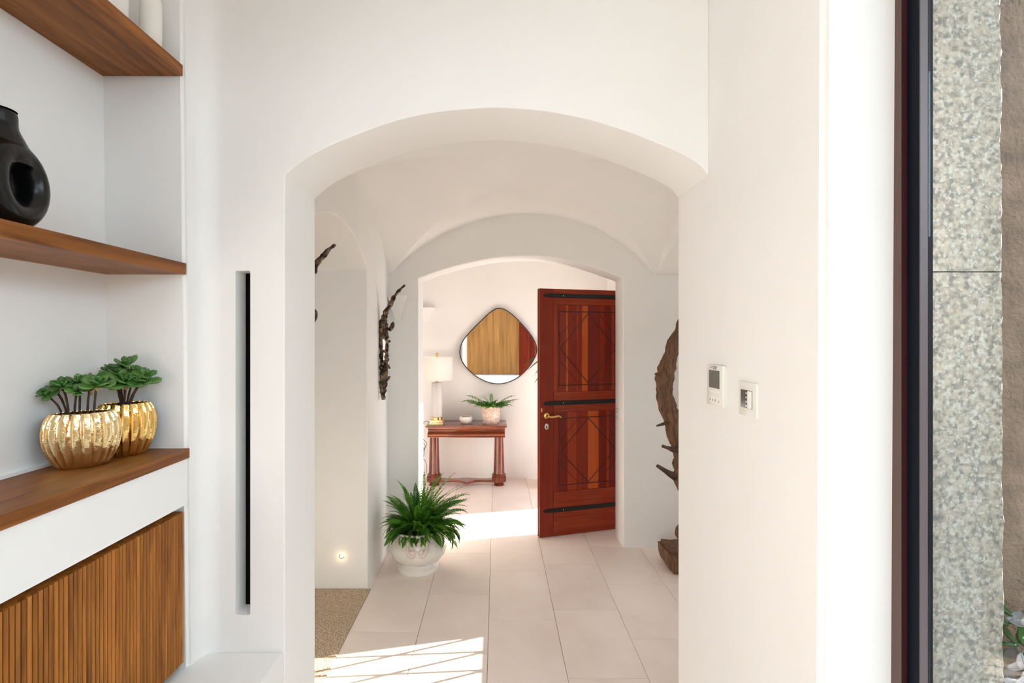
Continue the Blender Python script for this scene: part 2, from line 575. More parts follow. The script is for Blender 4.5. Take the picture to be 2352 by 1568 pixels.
# control-panel wall
bm = bmesh.new()
vs = bm_box(bm, XR, 0.892, 1.041, YF1, 0, TOP)
for v in vs:
    if v.co.y < 1.1:
        v.co.y = 1.056 if v.co.z < 1 else 1.034
bmesh.ops.bevel(bm, geom=[e for e in bm.edges if abs(e.verts[0].co.z - e.verts[1].co.z) > 1 and all(v.co.x < 0.7 and v.co.y < 1.1 for v in e.verts)],
                offset=0.012, segments=4, affect='EDGES')
wr = struct(from_bm('wall_right', bm, PLASTER, None, 40), 'white plaster side wall carrying the thermostat and switch', 'wall')

# rear of the near room
struct(boxes('wall_rear', [(-1.10, 1.3, -3.9, -3.75, 0, TOP), (-4.6, -1.10, -3.9, -3.75, 2.78, TOP), (-4.6, -3.2, -3.9, -3.75, 0, 2.78)], PLASTER), 'white plaster rear wall behind the viewer', 'wall')
struct(boxes('wall_living', [(-4.6, -1.36, -0.6, -0.45, 0, TOP), (-4.75, -4.6, -3.9, -0.45, 0, TOP)], PLASTER), 'white plaster wall of the wider living room behind the viewer', 'wall')
w3 = struct(thing('window_added_rear', '', ''), 'wide unseen glazed doors added behind the viewer for light', 'window')  # unseen glazing, added to send daylight forward onto the arch wall
box('window_pane', -3.2, -1.10, -3.83, -3.824, 0.0, 2.78, GLASS, w3)
for x in (-3.2, -2.18, -1.16):
    box('mullion', x, x + 0.06, -3.86, -3.80, 0.0, 2.78, FRAME_B, w3)
struct(boxes('wall_window_pier', [(0.82, 0.98, -3.75, -3.25, 0, TOP), (0.82, 0.98, -3.25, 1.0, 2.80, TOP), (0.82, 0.98, -3.25, 1.0, 0, 0.08)], PLASTER),
       'white plaster pier and head around the tall window', 'wall')
struct(boxes('ceiling', [(-4.8, -0.6, -3.95, 6.15, TOP, TOP + 0.12), (0.5, 2.35, -3.95, 6.15, TOP, TOP + 0.12), (-0.6, 0.5, -3.95, -2.2, TOP, TOP + 0.12), (-0.6, 0.5, -0.7, 6.15, TOP, TOP + 0.12)], PLASTER), 'flat white ceiling over the rooms', 'ceiling')

sk = struct(thing('window_added_roof', '', ''), 'unseen rooflight added behind the viewer to light the arch wall', 'window')  # invented opening, put in to even out light on the arch wall
box('window_pane', -0.6, 0.5, -2.2, -0.7, TOP + 0.10, TOP + 0.106, GLASS, sk)

# ------------------------------------------------------------------ setting: vaulted hall
CX, XA, XB = 0.254, -0.85, 1.257
CY, YA, YC = 2.874, YF1, YH
Z0, RISE = 2.13, 0.50


def prof(t):
    return math.sqrt(max(0.0, 1.5625 - t * t)) - 0.75


NV = 48
ts = [math.sin((k / NV * 2 - 1) * PI / 2 * 0.999) for k in range(NV + 1)]
ts = [0.5 * t + 0.5 * (k / NV * 2 - 1) for k, t in enumerate(ts)]
V, Fc = [], []
for i, ty in enumerate(ts):
    for j, tx in enumerate(ts):
        x = CX + (XB - CX if tx > 0 else CX - XA) * tx
        y = CY + (YC - CY if ty > 0 else CY - YA) * ty
        V.append((x, y, Z0 + max(prof(tx), prof(ty))))
for i in range(NV):
    for j in range(NV):
        a = i * (NV + 1) + j
        q = (a, a + 1, a + NV + 2, a + NV + 1)
        if i + j in range(0) : pass
        # split along the groins
        if (i < NV / 2) == (j < NV / 2): Fc += [(q[0], q[1], q[2]), (q[0], q[2], q[3])]
        else: Fc += [(q[0], q[1], q[3]), (q[1], q[2], q[3])]
vault = mk('ceiling_vault', V, Fc, PLASTER, recalc=False)
smooth_angle(vault, 9)
struct(vault, 'white groin vault over the hall', 'ceiling')

# left side of the hall with the alcove
ac, ah, az, ar = 2.68, 0.56, 2.11, 0.19
ell = [(ac + ah * t, az + ar * (1 - abs(t) ** 2.2)) for t in [k / 16 - 1 for k in range(33)]]
poly = [(YF1 - 0.05, -0.05), (ell[0][0], -0.05)] + ell + [(ell[-1][0], -0.05), (YH + 0.05, -0.05), (YH + 0.05, TOP), (YF1 - 0.05, TOP)]
w = prism('wall_hall_left', poly, 'X', XA, -3.20, PLASTER, bevel=0.012)
struct(w, 'white plaster hall wall with the arched alcove', 'wall')
box('alcove_back', -3.35, -3.20, 1.8, 3.95, 0, TOP, PLASTER, w)

# right side of the hall with the window recess
seg = []
for k in range(25):
    y = 1.95 + (YH - 1.95) * k / 24
    t = (y - (1.95 + YH) / 2) / ((YH - 1.95) / 2)
    seg.append((y, 2.15 + 0.25 * (1 - t * t)))
poly = [(YF1 - 0.05, -0.05), (1.95, -0.05)] + seg + [(YH + 0.05, 2.15), (YH + 0.05, TOP), (YF1 - 0.05, TOP)]
w = prism('wall_hall_right', poly, 'X', XB, 1.78, PLASTER)
struct(w, 'white plaster hall wall with the window recess', 'wall')
WY0, WY1, WZ0, WZ1 = 2.66, 3.20, 0.72, 1.95
struct(boxes('wall_recess', [(1.75, 1.98, YF1 - 0.05, WY0, 0, TOP), (1.75, 1.98, WY1, YE, 0, TOP), (1.75, 1.98, WY0, WY1, 0, WZ0), (1.75, 1.98, WY0, WY1, WZ1, TOP)], PLASTER),
       'white plaster window wall at the back of the recess', 'wall')
hw = struct(thing('window_2', '', ''), 'narrow hall window with a crossed iron grille', 'window')
bm = bmesh.new()
for s in (-1, 1):
    for k in range(-9, 14):
        y0 = WY0 + k * 0.145
        p0 = Vector((1.90, y0 - s * 0.38 * 0.62, WZ0)); p1 = Vector((1.90, y0 + s * 0.38 * 0.62, WZ1))
        # clip to the opening
        d = p1 - p0
        if abs(d.y) < 1e-6: continue
        t0, t1 = sorted(((WY0 - p0.y) / d.y, (WY1 - p0.y) / d.y))
        t0, t1 = max(t0, 0), min(t1, 1)
        if t1 - t0 < 0.03: continue
        a, b = p0 + d * t0, p0 + d * t1
        v, f = tube_data([a, b], 0.009, 6)
        o_ = merge('grille_bar', [(v, f)], IRON, hw)
bm.free()
box('window_pane', 1.935, 1.941, WY0, WY1, WZ0, WZ1, GLASS, hw)
box('window_frame', 1.92, 1.955, WY0, WY0 + 0.03, WZ0, WZ1, FRAME_B, hw)
box('window_frame', 1.92, 1.955, WY1 - 0.03, WY1, WZ0, WZ1, FRAME_B, hw)

# far wall of the hall with the second arch
fa_px = [(961, 640), (1000, 625), (1050, 610), (1100, 599), (1150, 591), (1215, 588), (1260, 590), (1310, 599), (1360, 613), (1400, 627), (1431, 638)]
fa = [(p.x, p.z) for p in (at(u, v, YH) for u, v in fa_px)]
AX0, AX1 = -0.618, 0.996
fa[0] = (AX0, fa[0][1]); fa[-1] = (AX1, fa[-1][1])
sm = [(p.x, p.y) for p in catmull([(a, b, 0) for a, b in fa], 4)]
poly = [(-2.1, -0.05), (AX0, -0.05)] + sm + [(AX1, -0.05), (2.1, -0.05), (2.1, TOP), (-2.1, TOP)]
w = prism('wall_hall_far', poly, 'Y', YH, YE, PLASTER, bevel=0.010)
struct(w, 'white plaster wall with the smaller arch to the entrance', 'wall')

# hall wall beside the near arch (outside it is stucco)
struct(boxes('wall_hall_near', [(0.9, 2.1, 1.60, YF1, 0, TOP)], PLASTER), 'white plaster hall wall hidden beside the near arch', 'wall')

# ------------------------------------------------------------------ setting: entrance room
struct(boxes('wall_entry_back', [(-2.1, 2.1, YB, YB + 0.2, 0, TOP)], PLASTER), 'white plaster back wall behind the console table', 'wall')
struct(boxes('wall_entry_left', [(-1.9, -1.7, YE - 0.1, YB + 0.1, 0, TOP)], PLASTER), 'white plaster side wall of the entrance room', 'wall')
DY0, DY1, DZ = 4.325, 5.12, 2.14
struct(boxes('wall_entry_right', [(1.30, 2.0, YE - 0.1, DY0, 0, TOP), (1.30, 2.0, DY1, YB + 0.1, 0, TOP), (1.30, 2.0, DY0, DY1, DZ, TOP)], PLASTER),
       'thick white plaster wall with the entrance doorway', 'wall')

# ------------------------------------------------------------------ outdoors
struct(box('ground', -30, 30, -35, 35, -0.25, -0.13, PAVING), 'pale paved ground outside', 'ground')
struct(box('wall_sun_blocker', 3.4, 3.6, -8, 1.75, -0.13, 2.45, STUCCO), 'tall unseen wall added outside the window to block sun and sky', 'wall')  # unseen blocker, added to cut sun and sky through the tall window
struct(boxes('wall_exterior', [(0.98, 2.2, 1.50, 1.60, -0.1, TOP)], STUCCO), 'rough brown stucco wall outside the window', 'wall')

# granite pilaster of two blocks, rough-cut on its outer edge
pil = struct(thing('pillar', '', '', (0, 0, 0)), 'speckled grey granite pilaster outside the window', 'pillar')
PY = 1.30


def granite_block(z0, z1, seed):
    bm = bmesh.new()
    nz_, nx = max(8, int((z1 - z0) / 0.02)), 3
    rows = []
    for i in range(nz_ + 1):
        z = z0 + (z1 - z0) * i / nz_
        edge = 1.352 - 0.012 * (z - 0.5) / 2.5 + 0.006 * noise.noise(Vector((0, seed, z * 9))) + 0.004 * noise.noise(Vector((3, seed, z * 40)))
        rows.append([bm.verts.new((0.90, 1.50, z)), bm.verts.new((0.90, PY, z)), bm.verts.new((1.1, PY, z)), bm.verts.new((edge - 0.012, PY, z)),
                     bm.verts.new((edge, PY + 0.012 + 0.004 * noise.noise(Vector((7, seed, z * 60))), z)), bm.verts.new((edge + 0.01, 1.50, z))])
    for i in range(nz_):
        for k in range(5):
            bm.faces.new((rows[i][k], rows[i][k + 1], rows[i + 1][k + 1], rows[i + 1][k]))
    bm.faces.new(rows[0]); bm.faces.new(rows[-1][::-1])
    return from_bm('stone_block', bm, GRANITE, pil)


granite_block(-0.1, 1.8245, 1)
granite_block(1.8275, 3.2, 2)

# tall window beside the viewer
win = struct(thing('window_1', '', ''), 'tall fixed window with a dark brown metal frame', 'window')
o = box('frame_outer', 0.841, 0.888, 1.0225, 1.060, 0.08, 2.80, FRAME_B, win); o['label'] = 'brown outer frame strip'
o = box('frame_inner', 0.8405, 0.885, 1.0215, 1.0225, 0.08, 2.80, FRAME_M, win); o['label'] = 'maroon inner frame strip'
o = box('gasket', 0.852, 0.880, 0.9925, 1.0215, 0.08, 2.80, FRAME_K, win); o['label'] = 'blue-black glazing gasket'
o = box('glazing_bead', 0.8525, 0.8675, 0.9900, 0.9925, 0.08, 2.80, FRAME_G, win); o['label'] = 'mauve-grey glazing bead'
box('window_pane', 0.869, 0.873, -3.25, 0.9905, 0.08, 2.80, GLASS, win)
box('mullion', 0.84, 0.93, -1.16, -1.10, 0.08, 2.80, FRAME_B, win)
box('mullion', 0.84, 0.93, -3.25, -3.19, 0.08, 2.80, FRAME_B, win)

# ------------------------------------------------------------------ rear boards seen only in the mirror
bw = struct(thing('wall_boards', '', '', (0, 0, 0)), 'tall wooden board panelling seen reflected in the mirror', 'panelling')
xs = [-0.92, -0.52, -0.12, 0.30, 0.80]
for a, b in zip(xs[:-1], xs[1:]):
    o = box('plank', -(b - a) / 2 + 0.001, (b - a) / 2 - 0.001, -0.02, 0.02, 0, 2.3, PLANK, bw)
    o.location = ((a + b) / 2, -3.70, 0.55)
struct(box('bench_rear', -0.94, 0.81, -3.74, -2.9, 0, 0.53, PLASTER, bevel=0.01), 'white plaster bench under the board panelling', 'bench')

# ------------------------------------------------------------------ console table
T = thing('console_table', 'polished mahogany console table on two octagonal column legs', 'table', (-0.335, 5.80, 0))
TX = 0.445
box('tabletop', -TX, TX, -0.42, -0.005, 0.674, 0.690, MAHOG, T, bevel=0.004)
# ogee apron in three lengths
og = [(-0.385, 0.674), (-0.392, 0.670), (-0.394, 0.660), (-0.390, 0.650), (-0.378, 0.648), (-0.364, 0.644), (-0.356, 0.634), (-0.357, 0.622), (-0.368, 0.614), (-0.384, 0.610),
      (-0.400, 0.606), (-0.409, 0.596), (-0.410, 0.585), (-0.404, 0.576), (-0.392, 0.573), (-0.404, 0.571), (-0.404, 0.563), (-0.02, 0.563), (-0.02, 0.674)]
for a, b in ((-0.425, -0.187), (-0.183, 0.178), (0.182, 0.425)):
    o = prism('apron', og, 'X', a, b, MAHOG, T, short=0.03)
for x in (-0.185, 0.180):
    og2 = [(y - (0.007 if y < -0.1 else 0), z) for y, z in og]
    prism('apron_bead', og2, 'X', x - 0.005, x + 0.005, MAHOG, T, short=0.03)
for sgn in (-1, 1):
    x = 0.365 * sgn - 0.005
    foot = [(0.062, 0.0), (0.062, 0.008), (0.050, 0.018), (0.082, 0.045), (0.086, 0.055), (0.086, 0.105), (0.070, 0.112)]
    shaft = [(0.076, 0.108), (0.080, 0.114), (0.080, 0.122), (0.072, 0.130), (0.064, 0.136), (0.062, 0.15), (0.057, 0.32), (0.050, 0.55), (0.050, 0.566)]
    o = lathe('leg', shaft, MAHOG_V, T, segs=28, loc=(x, -0.25, 0), smooth=40)
    lathe('leg_foot', foot, MAHOG_V, o, segs=8, loc=(x, -0.25, 0), smooth=None, rotz=PI / 8)
st = [(-0.30, -0.25 - 0.05), (-0.17, -0.25 - 0.035), (-0.10, -0.25 - 0.045), (0.0, -0.25 - 0.12), (0.10, -0.25 - 0.045), (0.17, -0.25 - 0.035), (0.30, -0.25 - 0.05),
      (0.30, -0.20), (0.17, -0.215), (0.0, -0.19), (-0.17, -0.215), (-0.30, -0.20)]
prism('stretcher', st, 'Z', 0.040, 0.066, MAHOG, T, bevel=0.004, short=0.3)

# lamp
L_ = thing('table_lamp', 'table lamp with white drum shade, crystal column and gold base', 'lamp', (-0.672, 5.53, 0.690))
box('base', -0.078, 0.078, -0.078, 0.078, 0, 0.022, BRASS_PALE, L_, bevel=0.002)
box('base_step', -0.073, 0.073, -0.073, 0.073, 0.022, 0.052, BRASS_PALE, L_, bevel=0.002)
lathe('base_ring', [(0.062, 0.052), (0.062, 0.078), (0.055, 0.082)], BRASS, L_, segs=32)
lathe('crystal_column', [(0.001, 0.082), (0.060, 0.082), (0.060, 0.455), (0.056, 0.466), (0.001, 0.466)], CRYSTAL, L_, segs=32)
lathe('rod', [(0.007, 0.083), (0.007, 0.465)], WHITE_MATT, L_, segs=10)
lathe('neck', [(0.016, 0.466), (0.016, 0.475), (0.012, 0.478), (0.012, 0.52), (0.018, 0.522), (0.018, 0.53)], BRASS, L_, segs=16)
sh = lathe('shade', [(0.180, 0.497), (0.176, 0.748), (0.174, 0.748), (0.178, 0.497)], SHADE, L_, segs=48, smooth=40)
lathe('finial', [(0.004, 0.52), (0.004, 0.755), (0.012, 0.757), (0.007, 0.765), (0.014, 0.772), (0.018, 0.782), (0.014, 0.794), (0.001, 0.798)], BRASS, L_, segs=16)
bl_ = bpy.data.lights.new('shade_brightener', 'POINT'); bl_.energy = 0.8; bl_.color = (1.0, 0.86, 0.70); bl_.shadow_soft_size = 0.04  # weak light added to whiten the shade; the lamp itself is taken as off
blo = bpy.data.objects.new('shade_brightener', bl_); blo.location = (0, 0, 0.62); blo.parent = L_; COL.objects.link(blo)
for k in range(3):
    a = k * 2 * PI / 3
    tube('spider', [(0, 0, 0.735), (0.175 * math.cos(a), 0.175 * math.sin(a), 0.735)], 0.002, BRASS, L_, segs=5)
cp = [(-0.07, 0.0, 0.008), (-0.12, 0.01, 0.03), (-0.150, -0.02, 0.01), (-0.152, -0.06, -0.04), (-0.149, -0.10, -0.125), (-0.135, -0.12, -0.15), (-0.10, -0.125, -0.19),
      (-0.115, -0.12, -0.24), (-0.16, -0.115, -0.245), (-0.165, -0.11, -0.20), (-0.13, -0.11, -0.195), (-0.118, -0.11, -0.25), (-0.16, -0.105, -0.30), (-0.19, -0.1, -0.29),
      (-0.135, -0.1, -0.25), (-0.135, -0.09, -0.33), (-0.16, -0.09, -0.38), (-0.18, -0.085, -0.36), (-0.13, -0.085, -0.38), (-0.105, -0.08, -0.45), (-0.105, -0.08, -0.53), (-0.14, -0.07, -0.56), (-0.19, -0.06, -0.54),
      (-0.26, -0.05, -0.60), (-0.32, -0.05, -0.684), (-0.45, 0, -0.685)]
tube('cord', catmull(cp, 6), 0.0028, CABLE, L_, segs=6)
lathe('cord_switch', [(0.003, -0.012), (0.008, -0.008), (0.008, 0.008), (0.003, 0.012)], CABLE, L_, segs=8, loc=(-0.150, -0.09, -0.10))

# bowl
bo = lathe('bowl', [(0.0, 0.0), (0.036, 0.0), (0.040, 0.006), (0.062, 0.018), (0.076, 0.045), (0.077, 0.062), (0.068, 0.080), (0.062, 0.083), (0.058, 0.078), (0.066, 0.06), (0.06, 0.03), (0.0, 0.02)],
           WHITE_CER, None, segs=40)
bo.location = (-0.348, 5.55, 0.690)
tag(bo, 'small rounded white ceramic bowl on the console table', 'bowl')

# mirror
mp = [(665, 65), (740, 93), (830, 172), (925, 285), (968, 375), (962, 450), (905, 545), (825, 622), (745, 664), (660, 680), (570, 665), (480, 620), (400, 550), (356, 480), (344, 410), (370, 330), (440, 245), (525, 160), (600, 92)]
YM = 5.78
out = catmull([at(960 + x / 3.563, 690 + y / 3.563, YM) for x, y in mp], 6, True)
mi = thing('wall_mirror', 'rounded diamond-shaped mirror with a thin black frame above the console', 'mirror', (0.02, YM, 1.53))
off = Vector((0.02, YM, 1.53))
bm = bmesh.new()
f = bm.faces.new([bm.verts.new(p - off) for p in out])
r = bmesh.ops.extrude_face_region(bm, geom=[f])
bmesh.ops.translate(bm, verts=[v for v in r['geom'] if isinstance(v, bmesh.types.BMVert)], vec=(0, 0.02, 0))
from_bm('glass', bm, MIRROR, mi)
fr = [p - off for p in out]
V, Fc = [], []
for i, p in enumerate(fr):
    t = (fr[(i + 1) % len(fr)] - fr[i - 1]).normalized()
    n = Vector((t.z, 0, -t.x))
    if n.dot(p) < 0: n = -n
    for dn, dy in ((-0.003, -0.012), (0.006, -0.012), (0.006, 0.028), (-0.003, 0.028)):
        V.append(p + n * dn + Vector((0, dy, 0)))
m_ = len(fr)
for i in range(m_):
    j = (i + 1) % m_
    for k in range(4):
        l = (k + 1) % 4
        Fc.append((i * 4 + k, i * 4 + l, j * 4 + l, j * 4 + k))
mk('frame', V, Fc, IRON, mi)


# ------------------------------------------------------------------ ferns
def frond_mesh(name, length, el0, droop, n, lmax, wid, mat, twist=0.0):
    """one frond: stalk plus paired leaflets, growing along +X from the origin"""
    verts, faces = [], []
    p = Vector((0, 0, 0)); el = el0
    ds = length / n
    stem = []
    for i in range(n + 1):
        t = i / n
        T_ = Vector((math.cos(el), 0, math.sin(el)))
        N_ = Vector((-math.sin(el), 0, math.cos(el)))
        stem.append((p.copy(), N_.copy()))
        if i > 1:
            Ls = lmax * (math.sin(PI * min(1, (t * 0.93 + 0.10))) ** 0.62)
            if t < 0.15: Ls *= t / 0.15
            for s in (-1, 1):
                d = (Vector((0, s, 0)) + T_ * 0.30 + N_ * (0.16 + 0.1 * math.sin(i * 2.1 + s + twist))).normalized()
                b0 = len(verts)
                verts += [p - T_ * wid * 0.45, p + T_ * wid * 0.5 + d * Ls * 0.1, p + d * Ls * 0.55 + T_ * wid * 0.55 + N_ * 0.004, p + d * Ls - N_ * Ls * 0.12, p + d * Ls * 0.5 - T_ * wid * 0.4]
                faces += [(b0, b0 + 1, b0 + 2, b0 + 4), (b0 + 2, b0 + 3, b0 + 4)]
        p = p + T_ * ds
        el -= droop / n * (0.4 + 1.2 * t)
    b0 = len(verts)
    for q, N_ in stem:
        verts += [q + Vector((0, -0.0012, 0)), q + N_ * 0.002, q + Vector((0, 0.0012, 0))]
    for i in range(n):
        for k in range(2):
            a = b0 + i * 3 + k
            faces.append((a, a + 1, a + 4, a + 3))
    me = bpy.data.meshes.new(name)
    me.from_pydata([tuple(v) for v in verts], [], faces)
    me.materials.append(mat)
    me.shade_smooth()
    return me


def place_frond(me, parent, loc, az, s, roll=0.0, pitch=0.0):
    o = bpy.data.objects.new('frond', me)
    o.location = loc
    o.rotation_euler = (roll, pitch, az)
    o.scale = (s, s, s)
    o.parent = parent
    COL.objects.link(o)
    return o


# big fern in the white urn
PX, PY_ = -0.566, 3.555
urn = thing('fern_urn', 'round white glazed urn with a curled relief handle holding the big fern', 'urn', (PX, PY_, 0))
lathe('body', [(0.10, 0.0), (0.150, 0.0), (0.152, 0.012), (0.148, 0.028), (0.132, 0.044), (0.126, 0.054), (0.138, 0.062), (0.168, 0.080), (0.192, 0.112), (0.202, 0.15), (0.197, 0.188), (0.174, 0.226), (0.157, 0.246),
               (0.154, 0.256), (0.170, 0.270), (0.194, 0.284), (0.199, 0.292), (0.196, 0.299), (0.182, 0.299), (0.150, 0.275), (0.145, 0.22)], WHITE_CER, urn, segs=64)
lathe('soil', [(0.0, 0.272), (0.148, 0.268)], SOIL, urn, segs=32)
# relief handle on the side that faces the arch
hd = []
az0 = math.atan2(-PY_, -PX) - 0.05


def on_belly(da, z, lift):
    zs = [(0.062, 0.138), (0.080, 0.168), (0.112, 0.192), (0.15, 0.202), (0.188, 0.197), (0.226, 0.174), (0.246, 0.157), (0.26, 0.157)]
    r = zs[-1][1]
    for (za, ra), (zb, rb) in zip(zs[:-1], zs[1:]):
        if za <= z <= zb: r = ra + (rb - ra) * (z - za) / (zb - za)
    r += lift
    return Vector((r * math.cos(az0 + da), r * math.sin(az0 + da), z))


hp = [(-0.10, 0.130, 0.0), (-0.17, 0.122, 0.006), (-0.23, 0.130, 0.008), (-0.30, 0.155, 0.008), (-0.35, 0.190, 0.010), (-0.31, 0.212, 0.020), (-0.18, 0.216, 0.028), (0, 0.214, 0.030),
      (0.18, 0.216, 0.028), (0.31, 0.212, 0.020), (0.35, 0.190, 0.010), (0.30, 0.155, 0.008), (0.23, 0.130, 0.008), (0.17, 0.122, 0.006), (0.10, 0.130, 0.0)]
hp = [(a * 1.05, z * 0.92 + 0.052, l * 1.15) for a, z, l in hp]
path = catmull([on_belly(*q) for q in hp], 5)
tube('handle', path, [0.0125 + 0.003 * math.cos(k / (len(path) - 1) * 2 * PI) for k in range(len(path))], PINK_CER, urn, segs=10)
for s in (-1, 1):
    c = on_belly(0.165 * s, 0.182, 0.002)
    o = lathe('handle_scroll', [(0.0, -0.012), (0.018, -0.008), (0.024, 0.0), (0.018, 0.008), (0.0, 0.012)], PINK_CER, urn, segs=16)
    o.location = c
    o.rotation_euler = Vector((math.cos(az0 + 0.165 * s), math.sin(az0 + 0.165 * s), 0)).to_track_quat('Z', 'Y').to_euler()

random.seed(11)
fern = thing('boston_fern', 'big bushy green fern spilling over the white floor urn', 'fern', (PX, PY_, 0.275))
big = [frond_mesh('frond', L0, e, dr, 36, lm, 0.0072, FERN, k) for k, (L0, e, dr, lm) in enumerate(
    [(0.40, 1.42, 0.50, 0.029), (0.41, 1.20, 0.8, 0.031), (0.39, 1.0, 1.0, 0.032), (0.34, 0.85, 1.3, 0.032), (0.31, 0.70, 1.6, 0.031), (0.28, 0.60, 1.9, 0.030), (0.25, 0.55, 2.2, 0.028), (0.22, 0.45, 2.4, 0.027)])]
NFR = 290
for k in range(NFR):
    az = 2 * PI * (k * 0.61803 % 1) + random.uniform(-0.25, 0.25)
    ring = (k / NFR) ** 0.9
    var = min(7, int(ring * 7.99))
    r0 = 0.015 + 0.125 * ring + random.uniform(-0.02, 0.02)
    s = random.uniform(0.72, 1.05)
    dx, dyy = math.cos(az), math.sin(az)
    if dx < -0.35: s *= 1 - 0.34 * min(1, (-dx - 0.35) / 0.45)       # the pier limits it on that side
    if dyy > 0.3: s *= 1 - 0.30 * min(1, (dyy - 0.3) / 0.5)
    if var >= 5 and abs((az - az0 + PI) % (2 * PI) - PI) < 0.6: s *= 0.66
    place_frond(big[var], fern, (r0 * math.cos(az), r0 * math.sin(az), 0.0 + 0.02 * (1 - ring)), az, s, random.uniform(-0.6, 0.6), random.uniform(-0.15, 0.15))
for az, var, s in ((0.05, 2, 1.12), (0.5, 1, 1.1), (0.9, 1, 1.05), (-0.1, 2, 1.0), (2.6, 1, 0.95), (1.9, 0, 1.0)):
    place_frond(big[var], fern, (0.03 * math.cos(az), 0.03 * math.sin(az), 0.01), az, s, random.uniform(-0.3, 0.3), 0)

# planter with fern on the console
sp = thing('shell_planter', 'white planter crusted with shell grit on the console table', 'planter', (-0.064, 5.56, 0.690))
lathe('body', [(0.05, 0.0), (0.075, 0.0), (0.092, 0.05), (0.102, 0.12), (0.106, 0.20), (0.102, 0.20), (0.094, 0.18), (0.0, 0.178)], SHELL, sp, segs=32)
random.seed(5)
parts = []
for k in range(430):
    h = 0.014 + 0.182 * ((k * 0.7548777) % 1)
    a = 2 * PI * ((k * 0.569840) % 1)
    r = 0.078 + (0.106 - 0.078) * min(1, h / 0.16) ** 0.8
    c = Vector((r * math.cos(a), r * math.sin(a), h))
    d = Vector((math.cos(a) * 1.0 + random.uniform(-.7, .7), math.sin(a) + random.uniform(-.7, .7), random.uniform(-.7, .9))).normalized()
    e = d.orthogonal().normalized(); g = d.cross(e)
    R = random.uniform(0.006, 0.010); H = random.uniform(0.008, 0.016)
    vs = [c - d * 0.003 + (e * math.cos(t) + g * math.sin(t)) * R for t in (0, PI * 2 / 5, PI * 4 / 5, PI * 6 / 5, PI * 8 / 5)] + [c + d * H]
    parts.append((vs, [(i, (i + 1) % 5, 5) for i in range(5)]))
o = merge('shell_crust', parts, SHELL, sp, smooth=None); o['kind'] = 'stuff'
cf = thing('console_fern', 'small airy green fern growing in the shell planter', 'fern', (-0.064, 5.56, 0.875))
cf.scale = (1.22, 1.22, 1.22)
sm_f = [frond_mesh('frond', L0, e, dr, 15, lm, 0.0085, FERN, k) for k, (L0, e, dr, lm) in enumerate(
    [(0.22, 1.35, 0.3, 0.030), (0.22, 0.95, 0.9, 0.028), (0.20, 0.65, 1.1, 0.026), (0.15, 0.6, 1.5, 0.024), (0.26, 0.62, 0.6, 0.026)])]
random.seed(8)
for k in range(64):
    az = 2 * PI * (k * 0.61803 % 1)
    r0 = 0.02 + 0.07 * (k / 64)
    place_frond(sm_f[(3, 3, 2)[k % 3]], cf, (r0 * math.cos(az), r0 * math.sin(az), 0), az, random.uniform(0.5, 0.9), random.uniform(-.6, .6))
for az, v, s, rl in ((PI * 0.95, 2, 1.05, 0.9), (PI * 1.02, 1, 1.1, 0.8), (PI * 1.08, 2, 1.25, 0.6), (0.05, 4, 0.95, -0.9), (-0.1, 1, 1.0, -0.7), (0.2, 2, 0.95, -0.5), (-0.3, 2, 0.9, -0.3), (PI * 0.5, 1, 0.8, 0), (-PI * 0.5, 2, 0.8, 0)):
    place_frond(sm_f[v], cf, (0.04 * math.cos(az), 0.04 * math.sin(az), 0), az, s, rl)
o = place_frond(sm_f[0], cf, (-0.01, 0, 0), PI, 1.0, 1.2, 0.0)

# ------------------------------------------------------------------ leaf tips of a plant behind the door leaf
dp = thing('potted_bamboo', 'slender potted plant standing behind the red door with leaf tips showing', 'plant', (0.62, 5.42, 0))
lathe('pot', [(0.09, 0.0), (0.10, 0.01), (0.13, 0.26), (0.135, 0.28), (0.12, 0.28), (0.11, 0.25), (0.0, 0.25)], WHITE_MATT, dp, segs=32)
for k, (x, y) in enumerate(((-0.02, 0), (0.03, 0.02), (0.0, -0.04))):
    tube('cane', catmull([(x, y, 0.24), (x - 0.02, y, 0.8), (x - 0.03 * (k - 1), y, 1.45)], 5), 0.008, FERN_DARK, dp, segs=6)


def leaf_blade(parent, base, tip, w, mat, name='leaf', sag=0.03):
    base, tip = Vector(base), Vector(tip)
    d = tip - base
    s = d.cross(Vector((0, 1, 0.2))).normalized()
    V, Fc = [], []
    n = 7
    for i in range(n + 1):
        t = i / n
        c = base + d * t + Vector((0, 0, sag * math.sin(PI * t)))
        ww = w * math.sin(PI * min(0.995, 0.08 + 0.92 * t)) ** 0.8
        V += [c - s * ww, c + Vector((0, 0.004, 0)), c + s * ww]
    for i in range(n):
        for k in range(2):
            a = i * 3 + k
            Fc.append((a, a + 1, a + 4, a + 3))
    return mk(name, V, Fc, mat, parent, smooth=True, recalc=False)


o0 = Vector((0.62, 5.42, 0))
for (bu, bv), (tu, tv), w in (((1262, 820), (1211, 851), 0.008), ((1260, 832), (1228, 861), 0.009), ((1262, 850), (1227, 880), 0.009), ((1275, 800), (1246, 818), 0.01), ((1290, 860), (1262, 900), 0.01), ((1262, 790), (1240, 808), 0.008)):
    leaf_blade(dp, at(bu, bv, 5.42) - o0, at(tu, tv, 5.38) - o0, w, LEAF)

